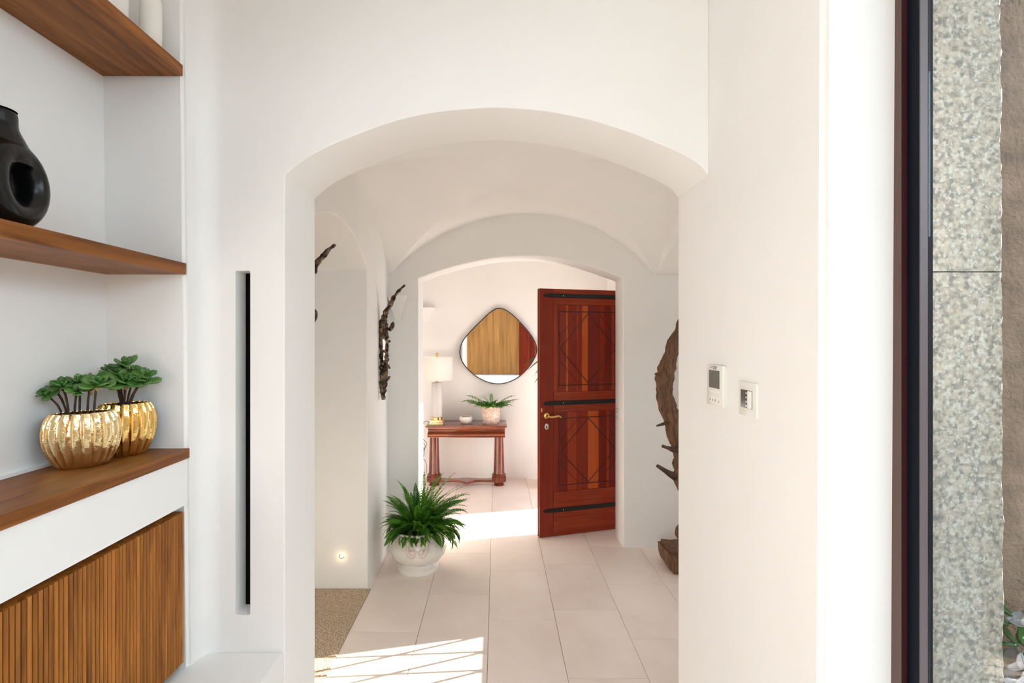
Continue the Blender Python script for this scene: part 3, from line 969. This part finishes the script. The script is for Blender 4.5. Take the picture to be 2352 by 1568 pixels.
# ------------------------------------------------------------------ red door
ang = math.atan2(0.277, 0.961)
D = struct(thing('door_1', '', '', (0.351, 4.044, 0.0), ang), 'open reddish-brown panelled wooden door with black strap hinges', 'door')
DW, DT, DH = 0.888, 0.048, 2.062
box('core', 0.004, DW - 0.004, 0.012, DT - 0.012, 0.012, DH - 0.004, RED_D, D)
for side in (0, 1):
    def yy(a, b):
        return (a, b) if side == 0 else (DT - b, DT - a)
    y0, y1 = yy(0.0, 0.014)
    box('stile', 0, 0.1225, y0, y1, 0.010, DH, RED_V, D, bevel=0.0015, seg=1)
    box('stile', 0.7655, DW, y0, y1, 0.010, DH, RED_V, D, bevel=0.0015, seg=1)
    for z0, z1 in ((1.929, DH), (1.037, 1.204), (0.010, 0.374)):
        box('rail', 0.1245, 0.7635, y0, y1, z0, z1, RED_H, D, bevel=0.0015, seg=1)
    y0, y1 = yy(0.004, 0.014)
    up = [(0.1245, 0.160, RED_M), (0.160, 0.240, RED_V), (0.240, 0.258, RED_O), (0.258, 0.335, RED_V), (0.335, 0.352, RED_M), (0.352, 0.385, RED_V), (0.385, 0.440, RED_O), (0.440, 0.545, RED_D), (0.545, 0.600, RED_V), (0.600, 0.665, RED_D), (0.665, 0.690, RED_M), (0.690, 0.7635, RED_D)]
    lo = [(0.1245, 0.185, RED_V), (0.185, 0.250, RED_D), (0.250, 0.335, RED_M), (0.335, 0.440, RED_V), (0.440, 0.540, RED_O), (0.540, 0.615, RED_D), (0.615, 0.640, RED_M), (0.640, 0.7635, RED_D)]
    for lst, z0, z1 in ((up, 1.206, 1.927), (lo, 0.376, 1.035)):
        for a, b, m in lst:
            box('board', a + 0.0004, b - 0.0004, y0, y1, z0, z1, m, D)

    def bead(p, q, w=0.0035, nm='groove_shade_strip'):  # raised dark strips, their colour standing in for shade in cut grooves
        (xa, za), (xb, zb) = p, q
        d = Vector((xb - xa, 0, zb - za)); Ln = d.length; d.normalize()
        nrm = Vector((-d.z, 0, d.x))
        ya, yb = yy(0.0015, 0.006)
        P0, P1 = Vector((xa, 0, za)), Vector((xb, 0, zb))
        V = []
        for yv in (ya, yb):
            V += [P0 - nrm * w + Vector((0, yv, 0)), P1 - nrm * w + Vector((0, yv, 0)), P1 + nrm * w + Vector((0, yv, 0)), P0 + nrm * w + Vector((0, yv, 0))]
        mk(nm, V, [(0, 1, 2, 3), (4, 5, 6, 7), (0, 1, 5, 4), (1, 2, 6, 5), (2, 3, 7, 6), (3, 0, 4, 7)], GROOVE_SHADE, D)
    for z0, z1 in ((1.259, 1.874), (0.427, 0.984)):
        x0, x1 = 0.1756, 0.7124
        cx, cz = (x0 + x1) / 2, (z0 + z1) / 2
        for p, q in (((x0, z0), (x1, z0)), ((x0, z1), (x1, z1)), ((x0, z0), (x0, z1)), ((x1, z0), (x1, z1))):
            bead(p, q, 0.0035)
        hx, hz = (x1 - x0) / 2 - 0.010, (z1 - z0) / 2 - 0.010
        c4 = [(cx - hx, cz), (cx, cz + hz), (cx + hx, cz), (cx, cz - hz)]
        for k in range(4): bead(c4[k], c4[(k + 1) % 4], 0.003)
        e = 0.085
        for sx in (-1, 1):
            for sz in (-1, 1):
                bead((cx + sx * (hx + 0.008), cz + sz * e * hz / hx), (cx + sx * e, cz + sz * (hz + 0.008)), 0.0016)
# strap hinges
for zc in (2.005, 1.113, 0.225):
    h = 0.0175
    sp_ = [(0.030, zc), (0.040, zc + 0.008), (0.050, zc + 0.016), (0.062, zc + 0.014), (0.066, zc + 0.008), (0.074, zc + 0.010), (0.080, zc + h), (0.92, zc + h), (0.92, zc - h), (0.080, zc - h),
           (0.074, zc - 0.010), (0.066, zc - 0.008), (0.062, zc - 0.014), (0.050, zc - 0.016), (0.040, zc - 0.008)]
    s_ = prism('strap_hinge', sp_, 'Y', -0.006, 0.0, IRON, D, bevel=0.001, seg=1)
    for x in (0.21, 0.50, 0.75):
        o = lathe('bolt', [(0.007, 0.0), (0.006, 0.003), (0.0, 0.004)], IRON if x != 0.21 else STEEL, s_, segs=10)
        o.location = (x, -0.006, zc); o.rotation_euler = (PI / 2, 0, 0); o.scale = (0.7, 0.7, 0.7)
# lever handle, key hole, latch
o = lathe('handle_rose', [(0.024, 0.0), (0.024, 0.004), (0.016, 0.007), (0.012, 0.009), (0.010, 0.045), (0.0, 0.046)], BRASS, D, segs=24)
o.location = (0.062, 0, 1.012); o.rotation_euler = (PI / 2, 0, 0)
lv = catmull([(0.062, -0.042, 1.010), (0.095, -0.046, 1.006), (0.125, -0.046, 1.010), (0.150, -0.046, 1.012), (0.168, -0.045, 1.004), (0.176, -0.044, 0.998)], 5)
tube('lever_handle', lv, [0.010 - 0.0045 * k / (len(lv) - 1) + 0.003 * math.sin(PI * k / (len(lv) - 1)) for k in range(len(lv))], BRASS, D, segs=10)
o = lathe('keyhole_plate', [(0.026, 0.0), (0.026, 0.003), (0.020, 0.005), (0.0, 0.005)], STEEL, D, segs=24)
o.location = (0.062, 0, 0.922); o.rotation_euler = (PI / 2, 0, 0); o.scale = (0.7, 1, 1)
o = box('keyhole', -0.004, 0.004, -0.0065, -0.004, -0.012, 0.008, IRON, D); o.location = (0.060, 0, 0.922)
o = box('bolt_plate', 0.012, 0.024, -0.002, 0.001, 1.045, 1.075, BRASS, D)

# ------------------------------------------------------------------ shelves and cabinet
def shelf(y_end, z0, z1, label, proud=0.0):
    bm = bmesh.new()
    bm_box(bm, NB, XL + proud, -0.195, y_end, z0, z1, bevel=0.0015, seg=1)
    return tag(from_bm('wall_shelf', bm, OAK, None, 40), label, 'shelf')


shelf(1.489, 2.443, 2.477, 'topmost brown oak shelf above the black vase', 0.0005)
shelf(1.505, 1.845, 1.880, 'middle brown oak shelf under the black vase', 0.0005)
shelf(1.5135, 1.283, 1.313, 'lowest brown oak shelf carrying the gold pots', 0.006)

cab = thing('reeded_cabinet', 'brown oak cabinet front with vertical reeded slats below the lowest shelf', 'cabinet', (XL, 0.66, 0.66))
box('carcass', -0.235, -0.045, -0.85, 0.845, -0.025, 0.475, RECESS_SHADE, cab)
door = box('door', -0.040, -0.014, -0.84, 0.842, 0.004, 0.462, OAK_SLAT, cab)
PITCH = 0.0122
sv = [(0.0, -0.0053), (0.007, -0.0048), (0.0095, -0.0025), (0.0095, 0.0025), (0.007, 0.0048), (0.0, 0.0053)]
bm = bmesh.new()
A = [bm.verts.new((x - 0.014, y, 0.004)) for x, y in sv]; B = [bm.verts.new((x - 0.014, y, 0.462)) for x, y in sv]
bm.faces.new(A); bm.faces.new(B[::-1])
for i in range(6):
    j = (i + 1) % 6
    bm.faces.new((A[i], B[i], B[j], A[j]))
bmesh.ops.recalc_face_normals(bm, faces=bm.faces)
sme = bpy.data.meshes.new('slat'); bm.to_mesh(sme); bm.free(); sme.materials.append(OAK_SLAT)
y = 0.842 - PITCH / 2
while y > -0.83:
    o = bpy.data.objects.new('slat', sme); o.location = (0, y, 0); o.parent = door; COL.objects.link(o)
    y -= PITCH


# ------------------------------------------------------------------ gold pots with succulents
def gold_pot(cx, cy, z, a, b, h, mat, label, rotz, nr, seed):
    t = thing('gold_pot', label, 'pot', (cx, cy, z), rotz, 'ribbed gold pots')
    prof_ = [(0.52, 0.0), (0.60, 0.01), (0.74, 0.10), (0.88, 0.26), (0.97, 0.44), (1.0, 0.60), (0.985, 0.74), (0.93, 0.87), (0.84, 0.965), (0.79, 1.0), (0.75, 0.985), (0.80, 0.88), (0.70, 0.80)]
    pr = [(r, q * h) for r, q in prof_]
    pp = catmull([(r, q, 0) for r, q in pr], 4)

    def rib(an, k):
        s = abs(math.sin(an * nr / 2))
        return 1.0 + 0.055 * (1 - s) ** 3.0 - 0.018 * s + 0.006 * noise.noise(Vector((math.cos(an) * 7, math.sin(an) * 7, k * 8 + seed)))
    lathe('body', [(p.x, p.y) for p in pp], mat, t, segs=nr * 10, sx=a, sy=b, rib=rib, smooth=50)
    lathe('soil', [(0.0, h * 0.86), (0.74, h * 0.84)], SOIL, t, segs=24, sx=a, sy=b)
    return t


def leaf_mesh(L0, W0, cup):
    V, Fc = [], []
    n = 6
    for i in range(n + 1):
        t = i / n
        w = W0 * (0.22 + 0.78 * math.sin(PI * min(1, t ** 1.35 * 0.86)) ** 0.9) * (1 if t < 0.97 else 0.35)
        z = cup * L0 * t * t
        for s in (-1, -0.5, 0, 0.5, 1):
            V.append((t * L0, s * w, z + 0.22 * w * s * s + (0.0022 if abs(s) < 0.9 else 0.0)))
    for i in range(n):
        for k in range(4):
            a = i * 5 + k
            Fc.append((a, a + 1, a + 6, a + 5))
    nv = len(V)
    V += [(x, y, z - 0.0030) for x, y, z in V]
    Fc += [tuple(nv + q for q in f[::-1]) for f in Fc]
    per = [i * 5 for i in range(n + 1)] + [n * 5 + k for k in range(1, 5)] + [i * 5 + 4 for i in range(n - 1, -1, -1)] + [3, 2, 1]
    m = len(per)
    for i in range(m):
        j = (i + 1) % m
        Fc.append((per[i], per[j], nv + per[j], nv + per[i]))
    me = bpy.data.meshes.new('leaf'); me.from_pydata(V, [], Fc); me.shade_smooth()
    return me


LEAF_M = [leaf_mesh(0.030, 0.0098, 0.22), leaf_mesh(0.026, 0.0088, 0.40)]
for me in LEAF_M: me.materials.append(SUCC)
LEAF_OLD = leaf_mesh(0.026, 0.008, -0.3); LEAF_OLD.materials.append(SUCC_OLD)


def rosette(parent, c, axis, scale, seed, n=13, old=1):
    rnd = random.Random(seed)
    e = bpy.data.objects.new('rosette', None); e.empty_display_size = 0.01
    COL.objects.link(e); e.parent = parent
    e.location = c
    e.rotation_euler = Vector(axis).to_track_quat('Z', 'Y').to_euler()
    for k in range(n + old):
        t = k / (n - 1)
        me = LEAF_M[0 if t > 0.4 else 1]
        pitch = -1.15 + 1.25 * t
        if k >= n:
            me = LEAF_OLD; pitch = 0.75; t = 0.12
        o = bpy.data.objects.new('leaf', me); COL.objects.link(o); o.parent = e
        o.rotation_euler = (rnd.uniform(-0.2, 0.2), pitch + rnd.uniform(-0.14, 0.14), k * 2.39996 + rnd.uniform(-0.2, 0.2))
        s = scale * 1.25 * (0.50 + 0.62 * t) * rnd.uniform(0.85, 1.12)
        o.scale = (s, s, s)


ra = math.atan2(0.64, 0.77)
P1 = Vector((-1.094, 1.30, 1.313)); H1 = 0.143
gold_pot(P1.x, P1.y, P1.z, 0.079, 0.052, H1, GOLD_PALE, 'pale ribbed gold pot nearest the front on the lowest shelf', ra, 24, 1)
P2 = Vector((-1.077, 1.428, 1.313)); H2 = 0.150
gold_pot(P2.x, P2.y, P2.z, 0.071, 0.050, H2, GOLD, 'darker ribbed gold pot tucked behind the pale one', ra, 22, 5)


def succulent(label, P, H, spec, depth0):
    base = Vector((P.x, P.y, P.z + H * 0.84))
    t = thing('potted_succulent', label, 'succulent', base, 0, 'succulents in the gold pots')
    for k, (ru, rv, dy, bu, sc, n) in enumerate(spec):
        tip = at(ru, rv, depth0 + dy) - base
        b = at(bu, 0, depth0)
        b = Vector((b.x, depth0, base.z)) - base
        mid = (tip + b) / 2 + Vector((0, 0, 0.012)) - (tip - b) * 0.12
        tube('stem', catmull([b + Vector((0, 0, -0.01)), mid, tip], 5), 0.0027, STEM, t, segs=7, nz=0.25, nscale=120, seed=k)
        ax = (tip - mid).normalized() * 0.5 + Vector((0.30, -0.45, 0.6))
        rosette(t, tip, ax, sc, k * 17 + int(ru), n)


succulent('low spreading green succulent growing in the paler gold pot', P1, H1,
          [(108, 908, -0.02, 150, 0.72, 11), (145, 888, 0.0, 160, 0.95, 14), (122, 886, 0.02, 160, 0.5, 8), (184, 880, 0.02, 183, 0.95, 14), (176, 900, -0.02, 170, 0.7, 12), (222, 884, 0.0, 215, 1.1, 15), (205, 896, 0.02, 200, 0.7, 10)], 1.30)
succulent('taller green succulent growing in the darker gold pot', P2, H2,
          [(289, 838, 0.0, 285, 1.0, 13), (272, 858, -0.01, 284, 1.15, 15), (255, 850, 0.01, 282, 0.75, 10), (290, 878, -0.02, 284, 1.3, 15), (325, 876, 0.0, 290, 1.05, 14), (312, 856, 0.02, 288, 0.9, 12), (268, 876, 0.0, 283, 0.9, 12), (335, 862, 0.01, 292, 0.75, 10)], 1.43)

# ------------------------------------------------------------------ black ring vase
def ring_vase():
    bm = bmesh.new()
    Ry, Rz = 0.052, 0.066
    n, m = 48, 20
    vs = []
    for i in range(n):
        a = 2 * PI * i / n
        c = Vector((0, 0.008 + Ry * math.cos(a), Rz * math.sin(a) + 0.100))
        tube_r = 0.036 - 0.008 * math.cos(a) - 0.002 * math.sin(a)
        d = Vector((0, math.cos(a), math.sin(a)))
        vs.append([bm.verts.new(c + d * tube_r * math.cos(2 * PI * k / m) + Vector((1, 0, 0)) * (0.012 + tube_r * 1.4) * math.sin(2 * PI * k / m)) for k in range(m)])
    for i in range(n):
        for k in range(m):
            bm.faces.new((vs[i][k], vs[(i + 1) % n][k], vs[(i + 1) % n][(k + 1) % m], vs[i][(k + 1) % m]))

    def solid(prof_, segs=28, sx=1, sy=1):
        rows = [[bm.verts.new((r * sx * math.cos(2 * PI * k / segs), r * sy * math.sin(2 * PI * k / segs), z)) for k in range(segs)] for r, z in prof_]
        for a, b in zip(rows[:-1], rows[1:]):
            for k in range(segs):
                bm.faces.new((a[k], a[(k + 1) % segs], b[(k + 1) % segs], b[k]))
        bm.faces.new(rows[0][::-1]); bm.faces.new(rows[-1])
    solid([(0.062, 0.140), (0.060, 0.160), (0.052, 0.184), (0.043, 0.203), (0.038, 0.213), (0.034, 0.224), (0.034, 0.257)])
    solid([(0.036, 0.0), (0.046, 0.012), (0.048, 0.03), (0.04, 0.06)], sy=1.15)
    me = bpy.data.meshes.new('vase')
    bmesh.ops.recalc_face_normals(bm, faces=bm.faces)
    bm.to_mesh(me); bm.free()
    o = obj('ring_vase', me, BLACK_CER)
    r = o.modifiers.new('remesh', 'REMESH'); r.mode = 'VOXEL'; r.voxel_size = 0.0032
    s = o.modifiers.new('smooth', 'SMOOTH'); s.iterations = 30; s.factor = 0.5
    bpy.context.view_layer.update()
    ev = bpy.data.meshes.new_from_object(o.evaluated_get(bpy.context.evaluated_depsgraph_get()))
    o.modifiers.clear(); o.data = ev
    ev.shade_smooth()
    # mouth is capped, its hollow only painted as dark shade
    l = lathe('mouth', [(0.0, 0.246), (0.024, 0.246), (0.027, 0.2575), (0.0325, 0.2575)], RECESS_SHADE, o, segs=28)
    return o


va = ring_vase()
va.location = (-1.062, 1.045, 1.879)
va.rotation_euler = (0, 0, math.radians(-8))
tag(va, 'glossy black ring vase with a dimpled hole on the middle shelf', 'vase')

for (x, y, r, h, lab) in ((-1.000, 1.422, 0.028, 0.155, 'smaller white bottle vase beside the wall end of the top shelf'),
                          (-1.035, 1.325, 0.036, 0.24, 'taller white bottle vase further along the top shelf')):
    o = lathe('white_vase', [(r * 0.85, 0), (r * 0.95, 0.005), (r, h * 0.35), (r * 1.0, h * 0.8), (r * 0.97, h * 0.92), (r * 0.88, h), (r * 0.8, h), (r * 0.8, h * 0.9), (0, h * 0.88)], WHITE_MATT, None, segs=28)
    o.location = (x, y, 2.477)
    tag(o, lab, 'vase')

# ------------------------------------------------------------------ thermostat, switches
th = thing('thermostat', 'white wall thermostat with a grey screen beside the arch', 'thermostat', (XR, 1.882, 1.492))
# local: wall normal is -X, width along Y
u0, u1 = F * 0.675 / (1623 - 1141), F * 0.675 / (1660 - 1141)
th.location = (XR, 1.530, 1.5035)
W2, H2_ = 0.055, 0.0637
box('back_plate', -0.004, 0.0, -W2 + 0.004, W2 - 0.004, -H2_ + 0.004, H2_ - 0.004, WHITE_PL, th)
body = box('body', -0.014, -0.004, -W2, W2, -H2_, H2_, WHITE_PL, th, bevel=0.003)
box('screen', -0.0152, -0.0135, -0.0365, 0.035, -0.0075, 0.0475, SCREEN, th)
box('key_bar', -0.0155, -0.0135, -0.034, 0.034, -0.022, -0.014, WHITE_PL2, th, bevel=0.0006, seg=1)
for yk in (0.026, 0.006, -0.010):
    k_ = box('button', -0.0150, -0.0135, yk - 0.0075, yk + 0.0075, -0.052, -0.037, WHITE_PL2, th, bevel=0.0005, seg=1)
    box('button_mark', -0.0153, -0.0149, yk - 0.002, yk + 0.002, -0.049, -0.041, PRINT, k_)
k_ = lathe('power_button', [(0.0, -0.001), (0.009, -0.001), (0.009, 0.001), (0.0, 0.0012)], WHITE_PL2, th, segs=24)
k_.location = (-0.0142, -0.033, -0.047); k_.rotation_euler = (0, -PI / 2, 0)
lathe('power_mark', [(0.0042, 0.0011), (0.0042, 0.0016), (0.0030, 0.0016), (0.0030, 0.0011)], PRINT, k_, segs=20)


def text(body_, size, loc, parent, name, mat=PRINT):
    c = bpy.data.curves.new(name, 'FONT'); c.body = body_; c.size = size; c.extrude = 0.0002; c.align_x = 'CENTER'
    t = bpy.data.objects.new(name, c); COL.objects.link(t)
    bpy.context.view_layer.update()
    me = bpy.data.meshes.new_from_object(t.evaluated_get(bpy.context.evaluated_depsgraph_get()))
    bpy.data.objects.remove(t)
    me.materials.clear()
    o = obj(name, me, mat, parent)
    o.location = loc
    o.rotation_euler = (PI / 2, 0, -PI / 2)
    return o


text('MITSUBISHI', 0.0060, (-0.0142, -0.004, 0.0560), th, 'brand_text')
text('ELECTRIC', 0.0060, (-0.0142, -0.004, 0.0505), th, 'brand_text')
V, Fc = [], []
for ang_ in (90, 210, 330):
    a = math.radians(ang_)
    d = Vector((0, -math.cos(a), math.sin(a))); e = Vector((0, -math.cos(a + PI / 2), math.sin(a + PI / 2)))
    b0 = len(V)
    for x in (-0.0145, -0.0140):
        for q in (Vector((0, 0, 0)), d * 0.0026 + e * 0.0015, d * 0.0052, d * 0.0026 - e * 0.0015):
            V.append(Vector((x, 0.022, 0.0562)) + q)
    Fc += [tuple(b0 + k for k in f) for f in ((0, 1, 2, 3), (4, 5, 6, 7), (0, 1, 5, 4), (1, 2, 6, 5), (2, 3, 7, 6), (3, 0, 4, 7))]
mk('diamond_mark', V, Fc, PRINT, th)

sw = thing('wall_switch', 'white light switch plate with dark glossy keys beside the thermostat', 'switch', (XR, 1.3434, 1.484))
box('plate', -0.0065, 0.0, -0.0466, 0.0466, -0.047, 0.047, WHITE_PL, sw, bevel=0.0015)
box('key_bay', -0.0078, -0.006, -0.0275, 0.033, -0.0245, 0.0245, DARK_PL, sw)
box('rocker', -0.0095, -0.006, -0.027, -0.006, -0.0235, 0.0235, WHITE_PL2, sw, bevel=0.0008, seg=1)
for k in range(4):
    box('contact', -0.0088, -0.0076, -0.0035, 0.0045, -0.018 + 0.0115 * k - 0.0024, -0.018 + 0.0115 * k + 0.0024, STEEL, sw)

s2 = thing('jamb_switch', 'small white switch plate on the side of the far arch', 'switch', (AX1, 4.035, 1.028))
box('plate', -0.008, 0.0, -0.058, 0.058, -0.046, 0.046, WHITE_PL, s2, bevel=0.002)
box('rocker', -0.011, -0.007, -0.034, 0.034, -0.022, 0.022, WHITE_PL2, s2, bevel=0.001, seg=1)
box('shadow_gap', -0.0085, -0.0079, -0.037, 0.037, -0.025, 0.025, PRINT, s2)

# ------------------------------------------------------------------ recessed step light
slt = thing('step_light', 'tiny glowing recessed step light low on the alcove pier', 'light', (-1.022, 3.24, 0.216))
o = lathe('bezel', [(0.016, 0.0), (0.016, 0.003), (0.010, 0.003), (0.010, 0.0)], STEEL, slt, segs=24); o.rotation_euler = (PI / 2, 0, 0)
o = lathe('lens', [(0.0, 0.0005), (0.010, 0.0005), (0.009, 0.004), (0.0, 0.005)], GLOW, slt, segs=16); o.rotation_euler = (PI / 2, 0, 0)
pl = bpy.data.lights.new('step_light_glow', 'POINT'); pl.energy = 0.03; pl.color = (1, 0.75, 0.45); pl.shadow_soft_size = 0.01
po = bpy.data.objects.new('step_light_glow', pl); po.location = (0, -0.03, 0); po.parent = slt; COL.objects.link(po)


# ------------------------------------------------------------------ burnt-bronze wall sconces
def sconce(y, label, seed):
    t = thing('branch_sconce', label, 'sconce', (XA, y, 1.207), 0, 'burnt bronze branch sconces')
    x0 = 0.034
    # long slotted body: two rails meeting in a point
    for s in (-1, 1):
        pts = catmull([(x0 - 0.005, 0, 0.0), (x0 - 0.004 + s * 0.006, s * 0.003, 0.08), (x0 + s * 0.012, s * 0.004, 0.20), (x0 + s * 0.017, s * 0.004, 0.32), (x0 + s * 0.020, s * 0.004, 0.46), (x0 + 0.004 + s * 0.014, s * 0.004, 0.55)], 8)
        n = len(pts)
        rad = [0.005 + 0.0105 * math.sin(PI * min(1, 0.15 + k / n * 0.85)) ** 0.8 for k in range(n)]
        tube('rail', pts, rad, BRONZE, t, segs=10, nz=0.8, nscale=38, seed=seed + s)
    pts = catmull([(x0, 0, 0.03), (x0, 0, 0.10), (x0, 0, 0.20)], 8)
    tube('spine', pts, [0.006 + 0.010 * k / 16 for k in range(17)], BRONZE, t, segs=10, nz=0.8, nscale=38, seed=seed + 4)
    pts = catmull([(0.028, 0, 0.44), (0.026, 0, 0.52), (0.034, 0, 0.59), (0.066, 0, 0.665), (0.100, 0, 0.73), (0.138, 0, 0.785), (0.186, 0, 0.830)], 14)
    n = len(pts)
    tube('arm', pts, [0.027 - 0.021 * (k / n) ** 1.1 for k in range(n)], BRONZE, t, segs=22, nz=0.6, nscale=40, grain=0.3, seed=seed + 9)
    rnd = random.Random(seed)
    parts = []
    for k in range(34):
        z = 0.06 + 0.5 * rnd.random()
        c = Vector((x0 + rnd.uniform(-0.015, 0.03), rnd.uniform(-0.04, 0.04) * (0.3 + z), z))
        d = Vector((rnd.uniform(-0.3, 1), rnd.uniform(-1, 1), rnd.uniform(-0.3, 1))).normalized() * rnd.uniform(0.012, 0.03)
        parts.append(tube_data([c - d * 0.4, c + d * 0.3, c + d], [0.012, 0.010, 0.004], 6, 0.7, 60, k))
    merge('bark_scraps', parts, BRONZE, t, smooth=40)['kind'] = 'stuff'
    tube('bud', catmull([(x0 + 0.035, 0.012, 0.50), (x0 + 0.055, 0.018, 0.53), (x0 + 0.062, 0.02, 0.565)], 4), [0.012, 0.015, 0.016, 0.017, 0.017, 0.016, 0.014, 0.010, 0.003], BRONZE, t, segs=8)
    box('light_slit', x0 - 0.002, x0 + 0.003, -0.004, 0.004, 0.22, 0.43, STRIP, t)
    box('mount', 0.0, x0 - 0.005, -0.012, 0.012, 0.46, 0.50, BRONZE, t)
    return t


sconce(3.56, 'dark bronze branch-shaped wall sconce above the big fern', 2)
sconce(2.02, 'dark bronze branch sconce mostly hidden behind the near arch', 7)


# ------------------------------------------------------------------ plaster wedge uplights
def wedge_light(x0, x1, ytop, z, drop, depth, label):
    t = thing('plaster_uplight', label, 'wall light', ((x0 + x1) / 2, ytop, z), 0, 'plaster wedge uplights')
    w = (x1 - x0) / 2
    V = [(-w, 0, 0), (w, 0, 0), (w, -depth, 0), (-w, -depth, 0), (-w * 0.35, 0, -drop), (w * 0.35, 0, -drop), (w * 0.3, -0.01, -drop), (-w * 0.3, -0.01, -drop)]
    mk('wedge', V, [(0, 1, 5, 4), (2, 3, 7, 6), (1, 2, 6, 5), (3, 0, 4, 7), (4, 5, 6, 7), (0, 3, 2, 1)], PLASTER, t)
    return t


wedge_light(-0.848, -0.706, YH, 1.983, 0.19, 0.07, 'white plaster wedge uplight on the wall behind the bronze sconce')
wedge_light(-0.96, -0.725, YB, 2.01, 0.16, 0.08, 'white plaster uplight on the wall above the table lamp')

# ------------------------------------------------------------------ driftwood sculpture
dr = thing('driftwood_sculpture', 'tall twisted driftwood sculpture standing at the edge of the near arch', 'sculpture', at(1548, 1275, 3.52) * 1.0)
DRO = dr.location.copy(); DRO.z = 0; dr.location = DRO
YD = 3.52


def dpts(lst):
    return [at(u, v, YD + dy) - DRO for u, v, dy in lst]


pts = catmull(dpts([(1592, 700, 0.05), (1568, 745, 0.03), (1549, 790, 0), (1535, 835, -0.01), (1526, 880, -0.01), (1533, 930, 0), (1543, 975, 0.01), (1554, 1020, 0.02), (1566, 1060, 0.02), (1578, 1105, 0.02), (1584, 1160, 0.02), (1578, 1220, 0.02), (1572, 1262, 0)]), 14)
n = len(pts)
tube('trunk', pts, [0.030 + 0.026 * math.sin(PI * min(1, k / n * 1.35)) ** 1.2 for k in range(n)], DRIFT, dr, segs=64, nz=0.34, nscale=12, seed=3, grain=0.26)
tube('knot', catmull(dpts([(1530, 872, -0.02), (1515, 862, -0.02), (1504, 858, -0.02)]), 4), [0.036, 0.034, 0.031, 0.028, 0.024, 0.019, 0.014, 0.010, 0.005], DRIFT, dr, segs=12, nz=0.3, nscale=20, seed=8)
tube('spike', catmull(dpts([(1548, 962, 0), (1530, 971, -0.02), (1508, 978, -0.03)]), 5), [0.020 - 0.0014 * k for k in range(11)], DRIFT_DARK, dr, segs=10, nz=0.3, nscale=30, seed=1)
tube('spike', catmull(dpts([(1576, 1030, 0), (1550, 1032, -0.02), (1521, 1024, -0.03)]), 5), [0.028 - 0.0018 * k for k in range(11)], DRIFT_DARK, dr, segs=10, nz=0.4, nscale=30, seed=2)
tube('spike', catmull(dpts([(1562, 1100, 0), (1540, 1088, -0.02), (1509, 1069, -0.03)]), 5), [0.034 - 0.0023 * k for k in range(11)], DRIFT_DARK, dr, segs=10, nz=0.25, nscale=24, seed=4)
tube('lump', catmull(dpts([(1562, 1040, 0), (1555, 1065, 0), (1558, 1085, 0)]), 4), [0.02, 0.024, 0.028, 0.029, 0.029, 0.027, 0.024, 0.02, 0.012], DRIFT, dr, segs=10, nz=0.4, nscale=22, seed=5)
tube('lump', catmull(dpts([(1572, 1060, 0), (1564, 1095, 0), (1570, 1130, 0)]), 4), [0.03, 0.04, 0.048, 0.052, 0.052, 0.05, 0.044, 0.036, 0.02], DRIFT, dr, segs=12, nz=0.2, nscale=16, seed=6)
tube('lump', catmull(dpts([(1575, 1195, 0), (1560, 1222, -0.01), (1562, 1240, 0)]), 4), [0.02, 0.026, 0.03, 0.03, 0.028, 0.024, 0.02, 0.016, 0.008], DRIFT, dr, segs=10, nz=0.4, nscale=22, seed=15)
bm = bmesh.new()
bmesh.ops.create_cube(bm, size=1.0)
bmesh.ops.scale(bm, vec=(0.30, 0.26, 0.16), verts=bm.verts)
bmesh.ops.bevel(bm, geom=list(bm.edges), offset=0.02, segments=2, affect='EDGES')
bmesh.ops.subdivide_edges(bm, edges=list(bm.edges), cuts=3, use_grid_fill=True)
for v in bm.verts:
    q = v.co * 9
    v.co += Vector((noise.noise(q), noise.noise(q + Vector((5, 1, 2))), 0.5 * noise.noise(q + Vector((1, 8, 3))))) * 0.022
    v.co.x *= 1.0 - 0.3 * (0.08 - v.co.z) * (1 if v.co.x < 0 else 0) * 4
    v.co.z += 0.08
    v.co.z = max(v.co.z, 0.002)
o = from_bm('base_block', bm, DRIFT, dr, 40)
o.location = (0.075, 0.03, 0)

# ------------------------------------------------------------------ flowers standing in for a reflection in the window glass
fs = thing('reflected_flowers', 'pale flowers set outside to stand in for a reflection in the glass', 'shrub', (1.49, 1.405, -0.13))
tube('stem', catmull([(0, 0, 0), (-0.03, -0.02, 0.35), (-0.06, -0.03, 0.85)], 5), 0.010, STEM, fs, segs=7)
tube('stem', catmull([(0, 0, 0), (0.06, -0.03, 0.35), (0.10, -0.04, 0.8)], 5), 0.010, STEM, fs, segs=7)
random.seed(21)
lm = leaf_mesh(0.07, 0.02, 0.2); lm.materials.append(LEAF)
pm = leaf_mesh(0.045, 0.022, 0.4); pm.materials.append(PETAL)
for k in range(95):
    a = random.uniform(0, 2 * PI); r = 0.11 * math.sqrt(random.random()); z = random.uniform(0.45, 1.02)
    o = bpy.data.objects.new('leaf', lm); COL.objects.link(o); o.parent = fs
    o.location = (r * math.cos(a), max(-0.05, min(0.0, r * math.sin(a))), z)
    o.rotation_euler = (random.uniform(-.5, .5), random.uniform(-.6, .8), a)
for k in range(10):
    a = random.uniform(0, 2 * PI); r = random.uniform(0.05, 0.12); z = random.uniform(0.75, 1.12)
    fl_ = bpy.data.objects.new('flower', None); COL.objects.link(fl_); fl_.parent = fs
    fl_.location = (r * math.cos(a), max(-0.06, min(0.0, r * math.sin(a))), z)
    fl_.rotation_euler = (random.uniform(0.2, 1.2), random.uniform(-.6, .6), a)
    for q in range(6):
        o = bpy.data.objects.new('petal', pm); COL.objects.link(o); o.parent = fl_
        o.rotation_euler = (0, -0.4, q * PI / 3)
